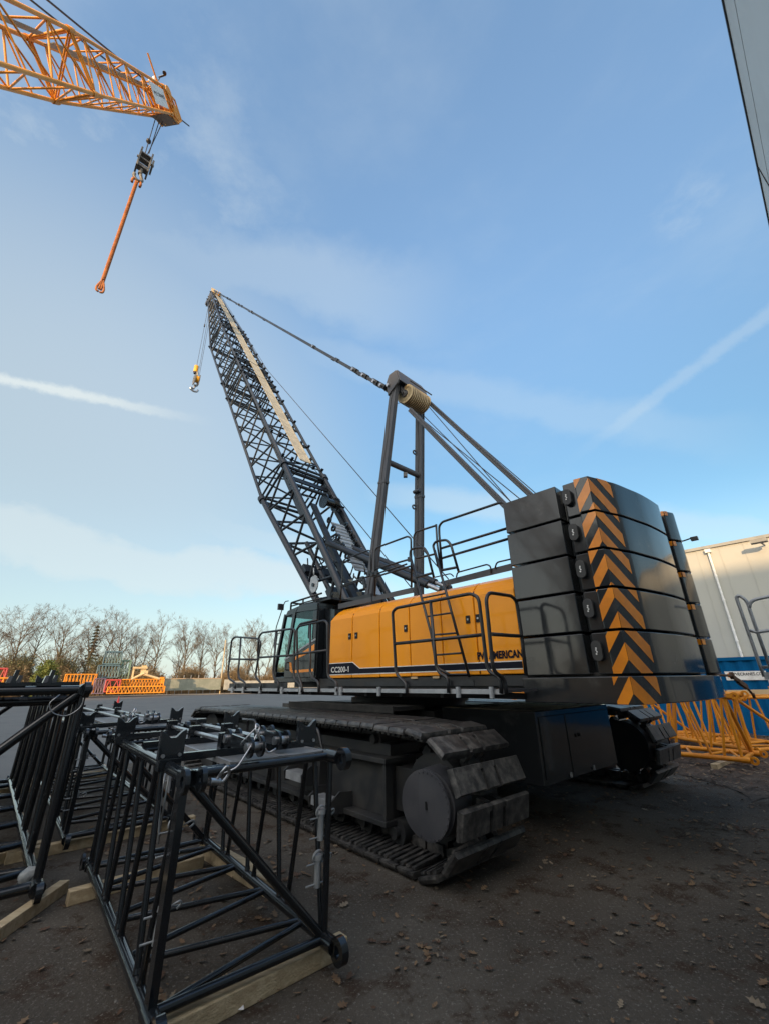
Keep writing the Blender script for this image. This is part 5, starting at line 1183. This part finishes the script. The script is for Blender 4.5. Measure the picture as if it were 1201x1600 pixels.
# ---- bare winter trees
def tree_mesh(seed, h, spread, lean, tr=.34, forks=1):
    rn = random.Random(seed); trunk = MB(); cr = MB()
    def limb(p, d, ln, r, k, wob, lift, mb_, sd):
        pts = [p]; rs = [r]; q = p; e = d
        for i in range(k):
            e = (e + V((rn.gauss(0, wob), rn.gauss(0, wob), rn.gauss(0, wob * .5) + lift))).normalized(); q = q + e * (ln / k); pts.append(q); rs.append(max(.011, r * (1 - .93 * (i + 1) / k) if mb_ is trunk else max(.007, r * (1 - .8 * (i + 1) / k))))
        for a, b, ra, rb in zip(pts, pts[1:], rs, rs[1:]): mb_.tube(a, b, ra, sd, 0, rb, False)
        return pts, rs
    def sub(pts, rs, ln, lev):
        nb = (0, 8, 6, 5)[lev]; k = len(pts) - 1
        for i in range(nb):
            t = rn.uniform(.22, 1.0); j = min(k - 1, int(t * k)); b = pts[j].lerp(pts[j + 1], t * k - j); dd_ = (pts[j + 1] - pts[j]).normalized()
            an = rn.uniform(.45, .95); az = rn.uniform(0, 6.283); o = dd_.orthogonal().normalized(); o2 = dd_.cross(o)
            nd_ = (dd_ * math.cos(an) + (o * math.cos(az) + o2 * math.sin(az)) * math.sin(an) + Z * .15).normalized()
            l2 = ln * rn.uniform(.30, .58) * (1.1 - .5 * t)
            if l2 < .3: continue
            pp, rr_ = limb(b, nd_, l2, max(.0085, rs[j] * .5), 4 if lev == 1 else 3 if lev == 2 else 2, .14, .03, cr, 5 if lev == 1 else 3)
            if lev < 3: sub(pp, rr_, l2, lev + 1)
    for f in range(forks):
        ang = rn.uniform(0, 6.283); sl_ = lean if forks == 1 else lean + .22 * f
        tp, tr_ = limb(V((0, 0, -.1)), V((sl_ * math.cos(ang) if forks > 1 else lean, sl_ * math.sin(ang) if forks > 1 else lean * .3, 1)).normalized(), h * (1 - .08 * f), tr * 1.2 * (1 - .2 * f), 12, .035, .03, trunk, 7)
        k = len(tp) - 1; n1 = 20 if forks == 1 else 13
        for i in range(n1):
            t = .24 + .72 * (i + rn.random()) / n1; j = min(k - 1, int(t * k)); b = tp[j].lerp(tp[j + 1], t * k - j)
            az = i * 2.4 + rn.uniform(-.5, .5); el = rn.uniform(.45, 1.15)
            nd_ = V((math.cos(az) * math.cos(el), math.sin(az) * math.cos(el), math.sin(el)))
            prof_ = math.sin(math.pi * min(1, (t - .18) / .95)) ** .7
            l1 = h * .46 * spread * prof_ * rn.uniform(.7, 1.15)
            pp, rr_ = limb(b, nd_, l1, max(.045, tr_[j] * rn.uniform(.48, .72)), 5, .09, .055, cr, 5); sub(pp, rr_, l1, 1)
    zm = max(v.z for v in cr.v); s = h / zm
    for mb_ in (trunk, cr):
        for v in mb_.v: v *= s
    return trunk, cr
protos = []
for i, (h, sp, le, tr, fk) in enumerate(((19, .95, .03, .30, 1), (19, .7, .10, .24, 1), (18, 1.2, -.03, .36, 1), (16, .65, .10, .20, 3), (17, .85, -.06, .20, 2))):
    protos.append((tree_mesh(20 + i, h, sp, le, tr, fk), h))
tl = [(10, 104, 940, 0, .4, 'broad bare tree at the left edge with its trunk bending right'), (34, 106, 942, 1, 1.2, 'slim bare tree just right of the one at the left edge'), (77, 102, 941, 2, .2, 'widest bare tree, rising behind the green bush'), (104, 116, 985, 3, 2.2, 'short thin bare tree left of the dark conifer'),
      (124, 104, 948, 1, .1, 'bare tree leaning right beside the dark conifer'), (140, 106, 953, 3, .3, 'bare tree with many upright stems left of the far stack'), (178, 103, 953, 2, 2.9, 'tall bare tree directly behind the far stack'), (205, 112, 985, 4, 4.0, 'low bare tree right behind the stack of pale green sections'),
      (212, 105, 968, 3, 1.9, 'bare tree leaning over the cream winch frame'), (238, 104, 959, 1, 5.0, 'tall slim bare tree above the right end of the far stack'), (272, 108, 985, 4, .9, 'small bare tree above the left end of the green wall'), (283, 104, 967, 0, 3.3, 'bare tree with a rounded crown above the middle of the green wall'),
      (310, 108, 972, 4, 2.0, 'bare tree with a dark upright trunk above the right part of the green wall'), (336, 106, 982, 0, 5.2, 'bare tree near the leaning wooden pole'), (352, 104, 976, 1, 2.5, 'pale slim bare tree beside the front handrail of the crane'), (385, 106, 971, 4, 1.1, 'bare tree seen through the front handrails of the crane'), (408, 108, 968, 3, 4.4, 'bare tree just left of the crane cab'), (455, 112, 985, 0, 3.0, 'bare tree seen through the glass of the crane cab'), (-25, 104, 945, 2, 1.0, 'bare tree just outside the left edge with twigs reaching in')]
first = {}
for x, d, yt, k, rz, lb in tl:
    (tk, cr), h = protos[k]; p = fgr(x, d); hh = far(x, yt - 6, d).z
    if k not in first:
        rt = empty('bare_tree', p, local=True); tk.build('trunk', M['bark'], rt); cr.build('crown', M['twig'], rt); first[k] = rt
    else: rt = copy_tree(first[k]); rt.location = p
    rt.rotation_euler = (0, 0, rz); s = hh / h; rt.scale = (s, s, s); tag(rt, lb, 'tree', 'bare trees beyond the yard')
# dark conifer
rn = random.Random(9); p = fgr(131, 108); rt = empty('conifer_tree', p, label='narrow dark conifer standing among the bare trees', cat='tree'); hh = far(131, 972, 108).z
m2 = MB(); m2.tube(p, p + Z * hh, .16, 6, r1=.03); m2.build('trunk', M['bark'], rt)
m2 = MB()
for i in range(13):
    z = hh * (.42 + .57 * i / 13); r = 2.0 * (1 - i / 14) * rn.uniform(.6, 1.15)
    for k in range(6):
        a = k * 1.05 + rn.random(); dr_ = V((math.cos(a), math.sin(a), -.12)); l = r * rn.uniform(.6, 1.1)
        for j in range(14):
            t = j / 13; c = p + Z * z + dr_ * (l * t) + V((rn.gauss(0, .1), rn.gauss(0, .1), -.25 * t)); s = .22; u = V((rn.gauss(0, 1), rn.gauss(0, 1), rn.gauss(0, .5))).normalized() * s; w_ = V((rn.gauss(0, 1), rn.gauss(0, 1), rn.gauss(-.6, .4))).normalized() * s
            m2.poly([c - u, c + w_ * .4, c + u, c - w_])
m2.build('crown', M['needle'], rt)
# green bush
p = fgr(67, 90); rt = empty('bush', p, label='rounded green bush in front of the widest bare tree', cat='bush')
hh = far(67, 1034, 90).z; wd = (far(44, 1060, 90) - far(92, 1060, 90)).length / 2
m2 = MB(); m3 = MB()
for k in range(7): a = k * .9; m3.tube(p, p + V((math.cos(a) * wd * .5, math.sin(a) * wd * .5, hh * .6)), .08, 5, r1=.03)
m3.build('stem', M['bark'], rt)
for i in range(9000):
    a = rn.uniform(0, 6.283); e = math.asin(rn.uniform(0, 1)); r = rn.uniform(.72, 1.0) * (1 + .12 * math.sin(a * 5 + e * 7) + .08 * math.sin(a * 11 - e * 9))
    c = p + V((wd * r * math.cos(e) * math.cos(a), wd * r * math.cos(e) * math.sin(a), hh * min(1.03, r * math.sin(e) * 1.0) + .02))
    s = rn.uniform(.08, .17); u = V((rn.gauss(0, 1), rn.gauss(0, 1), rn.gauss(0, 1))).normalized(); w_ = u.orthogonal().normalized(); m2.poly([c - u * s, c + w_ * s * .6, c + u * s, c - w_ * s * .6])
m2.build('crown', M['bush'], rt)
# undergrowth: a tangle nobody could count
for nm, mt_, cnt_, xs, d0, h0, h1 in (('undergrowth', 'brush', 9000, (-30, 470), 98, 2.2, 5.4), ('undergrowth', 'brush2', 6000, (-30, 210), 101, 3.5, 7.5), ('undergrowth', 'twig', 5000, (200, 470), 104, 1.6, 4.6)):
    m2 = MB()
    for i in range(cnt_):
        x = rn.uniform(*xs); p = fgr(x, d0 + rn.uniform(0, 8)); hg = rn.uniform(h0, h1) * (.75 + .35 * math.sin(x * .09) + .15 * math.sin(x * .31)); a = rn.uniform(0, 6.283); le = rn.uniform(.05, .5)
        tp = p + V((math.cos(a) * le * hg, math.sin(a) * le * hg, hg)); mid = p.lerp(tp, .5) + V((0, 0, hg * .1))
        m2.tube(p, mid, .045, 3, 0, .03, False); m2.tube(mid, tp, .03, 3, 0, .01, False)
        for k in range(3):
            b = p.lerp(tp, rn.uniform(.3, .9)); e = b + V((rn.gauss(0, .5), rn.gauss(0, .5), rn.uniform(.2, 1.0))); m2.tube(b, e, .022, 3, 0, .008, False)
            c = e; s = rn.uniform(.08, .2); u = V((rn.gauss(0, 1), rn.gauss(0, 1), rn.gauss(0, 1))).normalized(); w_ = u.orthogonal().normalized(); m2.poly([c - u * s, c + w_ * s * .6, c + u * s, c - w_ * s * .6])
    m2.build(nm, M[mt_], org=(0, 0, 0), kind='stuff')

# ================================================================== sky, sun, camera
SUNH = -BL * .45 - BP * .893
EL = R_(11.0); az = math.atan2(SUNH.x, SUNH.y)
w = bpy.data.worlds.new('World'); SC.world = w; w.use_nodes = True; nt = w.node_tree; N = nt.nodes; lk = nt.links
for n in list(N): N.remove(n)
out = N.new('ShaderNodeOutputWorld'); bg = N.new('ShaderNodeBackground'); sky = N.new('ShaderNodeTexSky'); sky.sky_type = 'NISHITA'; sky.sun_disc = False
sky.sun_elevation = EL; sky.sun_rotation = az; sky.altitude = 0; sky.air_density = 1.0; sky.dust_density = SKY_DUST; sky.ozone_density = 1.6
tc = N.new('ShaderNodeTexCoord'); dv = tc.outputs['Generated']
def nd(t, **k):
    n = N.new(t)
    for a, b in k.items(): setattr(n, a, b)
    return n
def math_(op, a, b=None, cl=False):
    n = nd('ShaderNodeMath', operation=op, use_clamp=cl)
    for i, v in enumerate((a, b)):
        if v is None: continue
        if isinstance(v, (int, float)): n.inputs[i].default_value = v
        else: lk.new(v, n.inputs[i])
    return n.outputs[0]
def dot(v):
    n = nd('ShaderNodeVectorMath', operation='DOT_PRODUCT'); lk.new(dv, n.inputs[0]); n.inputs[1].default_value = tuple(v); return n.outputs['Value']
def sm(v, a, b, lo=0., hi=1.):
    n = nd('ShaderNodeMapRange', interpolation_type='SMOOTHSTEP'); n.inputs[1].default_value = a; n.inputs[2].default_value = b; n.inputs[3].default_value = lo; n.inputs[4].default_value = hi; lk.new(v, n.inputs[0]); return n.outputs[0]
def noise(scale, det, rough, stretch=(1, 1, 1), rot=(0, 0, 0)):
    mp = nd('ShaderNodeMapping'); mp.inputs['Scale'].default_value = stretch; mp.inputs['Rotation'].default_value = rot; lk.new(dv, mp.inputs[0])
    n = nd('ShaderNodeTexNoise'); n.inputs['Scale'].default_value = scale; n.inputs['Detail'].default_value = det; n.inputs['Roughness'].default_value = rough; lk.new(mp.outputs[0], n.inputs['Vector']); return n.outputs[0]
un = lambda x, y: ray(x, y).normalized()
def trail(p0, p1, wid, r0, r1, amt):
    a, b = un(*p0), un(*p1); n = a.cross(b).normalized(); t = (b - a).normalized(); d = math_('ABSOLUTE', dot(n))
    wob = noise(26, 5, .7); d = math_('ADD', d, math_('MULTIPLY', math_('SUBTRACT', wob, .5), wid * 1.5))
    core = sm(d, wid * .15, wid, 1, 0); al = dot(t); ta, tb = t.dot(a), t.dot(b)
    fade = math_('MULTIPLY', sm(al, ta + (tb - ta) * r1, ta + (tb - ta) * r0, 0, 1) if r1 > r0 else sm(al, ta, tb), 1.0)
    return math_('MULTIPLY', math_('MULTIPLY', core, fade), amt)
def blob(p, rad, amt, st, seed):
    c = un(*p); d = dot(c); v = sm(d, math.cos(rad), 1.0); n = noise(5.5, 9, .62, st, seed); return math_('MULTIPLY', math_('MULTIPLY', v, sm(n, .38, .75)), amt)
sun_sep = nd('ShaderNodeSeparateXYZ'); lk.new(dv, sun_sep.inputs[0]); zc = sun_sep.outputs[2]
veil = math_('MULTIPLY', sm(noise(2.2, 10, .6, (1, 1, 2.6), (.3, .2, .5)), .42, .82), math_('MULTIPLY', sm(zc, .0, .3), .16))
terms = [veil, blob((170, 330), .42, .34, (1.2, 1.2, 2.2), (.4, 0, .3)), blob((1080, 325), .08, .18, (2, 2, 4), (0, .3, 0))]
# low bank of pale cloud on the left
def bank(p0, p1, wid, amt, sc_, seed):
    n = un(*p0).cross(un(*p1)).normalized(); d = dot(n); d = math_('ADD', d, math_('MULTIPLY', math_('SUBTRACT', noise(sc_, 7, .6, (1, 1, 1.6), seed), .5), wid * 2.2)); d = math_('ABSOLUTE', d)
    c = (un(*p0) + un(*p1)).normalized(); return math_('MULTIPLY', math_('MULTIPLY', sm(d, wid * .25, wid, 1, 0), sm(dot(c), .78, .95)), amt)
terms += [bank((-40, 822), (480, 912), .11, .72, 3.2, (.2, .1, .9)), bank((-60, 760), (420, 850), .06, .5, 4.0, (.7, .3, .2)), bank((820, 800), (1150, 840), .05, .35, 3.5, (.1, .5, .4)), bank((500, 560), (900, 640), .06, .16, 4, (.4, .9, .1)), bank((-20, 330), (420, 420), .12, .26, 3, (.9, .2, .6))]
terms.append(math_('MULTIPLY', sm(zc, .36, .02), .72)); terms.append(math_('MULTIPLY', sm(dot(un(60, 800)), .72, 1.0), .52))
tot = terms[0]
for t in terms[1:]: tot = math_('MAXIMUM', tot, t)
tot = math_('ADD', tot, trail((0, 591), (235, 640), .014, .40, 1.6, .42)); tot = math_('ADD', tot, trail((1201, 488), (930, 690), .018, .45, 1.3, .19), True)
mixc = nd('ShaderNodeMix', data_type='RGBA'); lk.new(tot, mixc.inputs[0]); 
tint = nd('ShaderNodeMix', data_type='RGBA', blend_type='MULTIPLY'); tint.inputs[0].default_value = 1.0; lk.new(sky.outputs[0], tint.inputs[6]); gain = nd('ShaderNodeMix', data_type='RGBA'); lk.new(sm(zc, .32, .95), gain.inputs[0]); gain.inputs[6].default_value = SKY_LOW; gain.inputs[7].default_value = SKY_TINT; lk.new(gain.outputs[2], tint.inputs[7])
lk.new(tint.outputs[2], mixc.inputs[6]); mixc.inputs[7].default_value = CLOUD_COL
hz = nd('ShaderNodeMix', data_type='RGBA', blend_type='ADD'); lk.new(math_('MULTIPLY', sm(dot(V((SUNH.x, SUNH.y, .55)).normalized()), .30, .97), sm(noise(2.0, 6, .55, (1, 1, 2)), .2, .6, .7, 1)), hz.inputs[0]); lk.new(mixc.outputs[2], hz.inputs[6]); hz.inputs[7].default_value = SUN_SIDE_FILL  # warm fill glow added to the unseen sky behind the camera, brightens shaded fronts
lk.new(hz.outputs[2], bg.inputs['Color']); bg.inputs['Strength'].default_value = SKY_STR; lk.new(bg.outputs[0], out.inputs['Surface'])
sd = bpy.data.lights.new('sun', 'SUN'); sd.energy = SUN_STR; sd.angle = R_(.5); sd.color = (1.0, .66, .34)
so = bpy.data.objects.new('sun', sd); C.objects.link(so)
to = V((SUNH.x, SUNH.y, 0)).normalized() * math.cos(EL) + Z * math.sin(EL); so.rotation_euler = to.to_track_quat('Z', 'Y').to_euler(); so.location = (0, 0, 60)
cam = bpy.data.cameras.new('camera'); cam.sensor_fit = 'HORIZONTAL'; cam.sensor_width = 36; cam.lens = 36 * FPX / W0; cam.clip_start = .05; cam.clip_end = 5000
co = bpy.data.objects.new('camera', cam); C.objects.link(co)
mt = Matrix(((CR.x, CU.x, -CF.x, EY.x), (CR.y, CU.y, -CF.y, EY.y), (CR.z, CU.z, -CF.z, EY.z), (0, 0, 0, 1))); co.matrix_world = mt
SC.camera = co
SC.view_settings.view_transform = 'Standard'; SC.view_settings.look = 'None'; SC.view_settings.gamma = 1; SC.view_settings.exposure = EXPO
SC.cycles.max_bounces = 6; SC.cycles.transparent_max_bounces = 8
for o in bpy.data.objects:
    if '_o' in o: del o['_o']
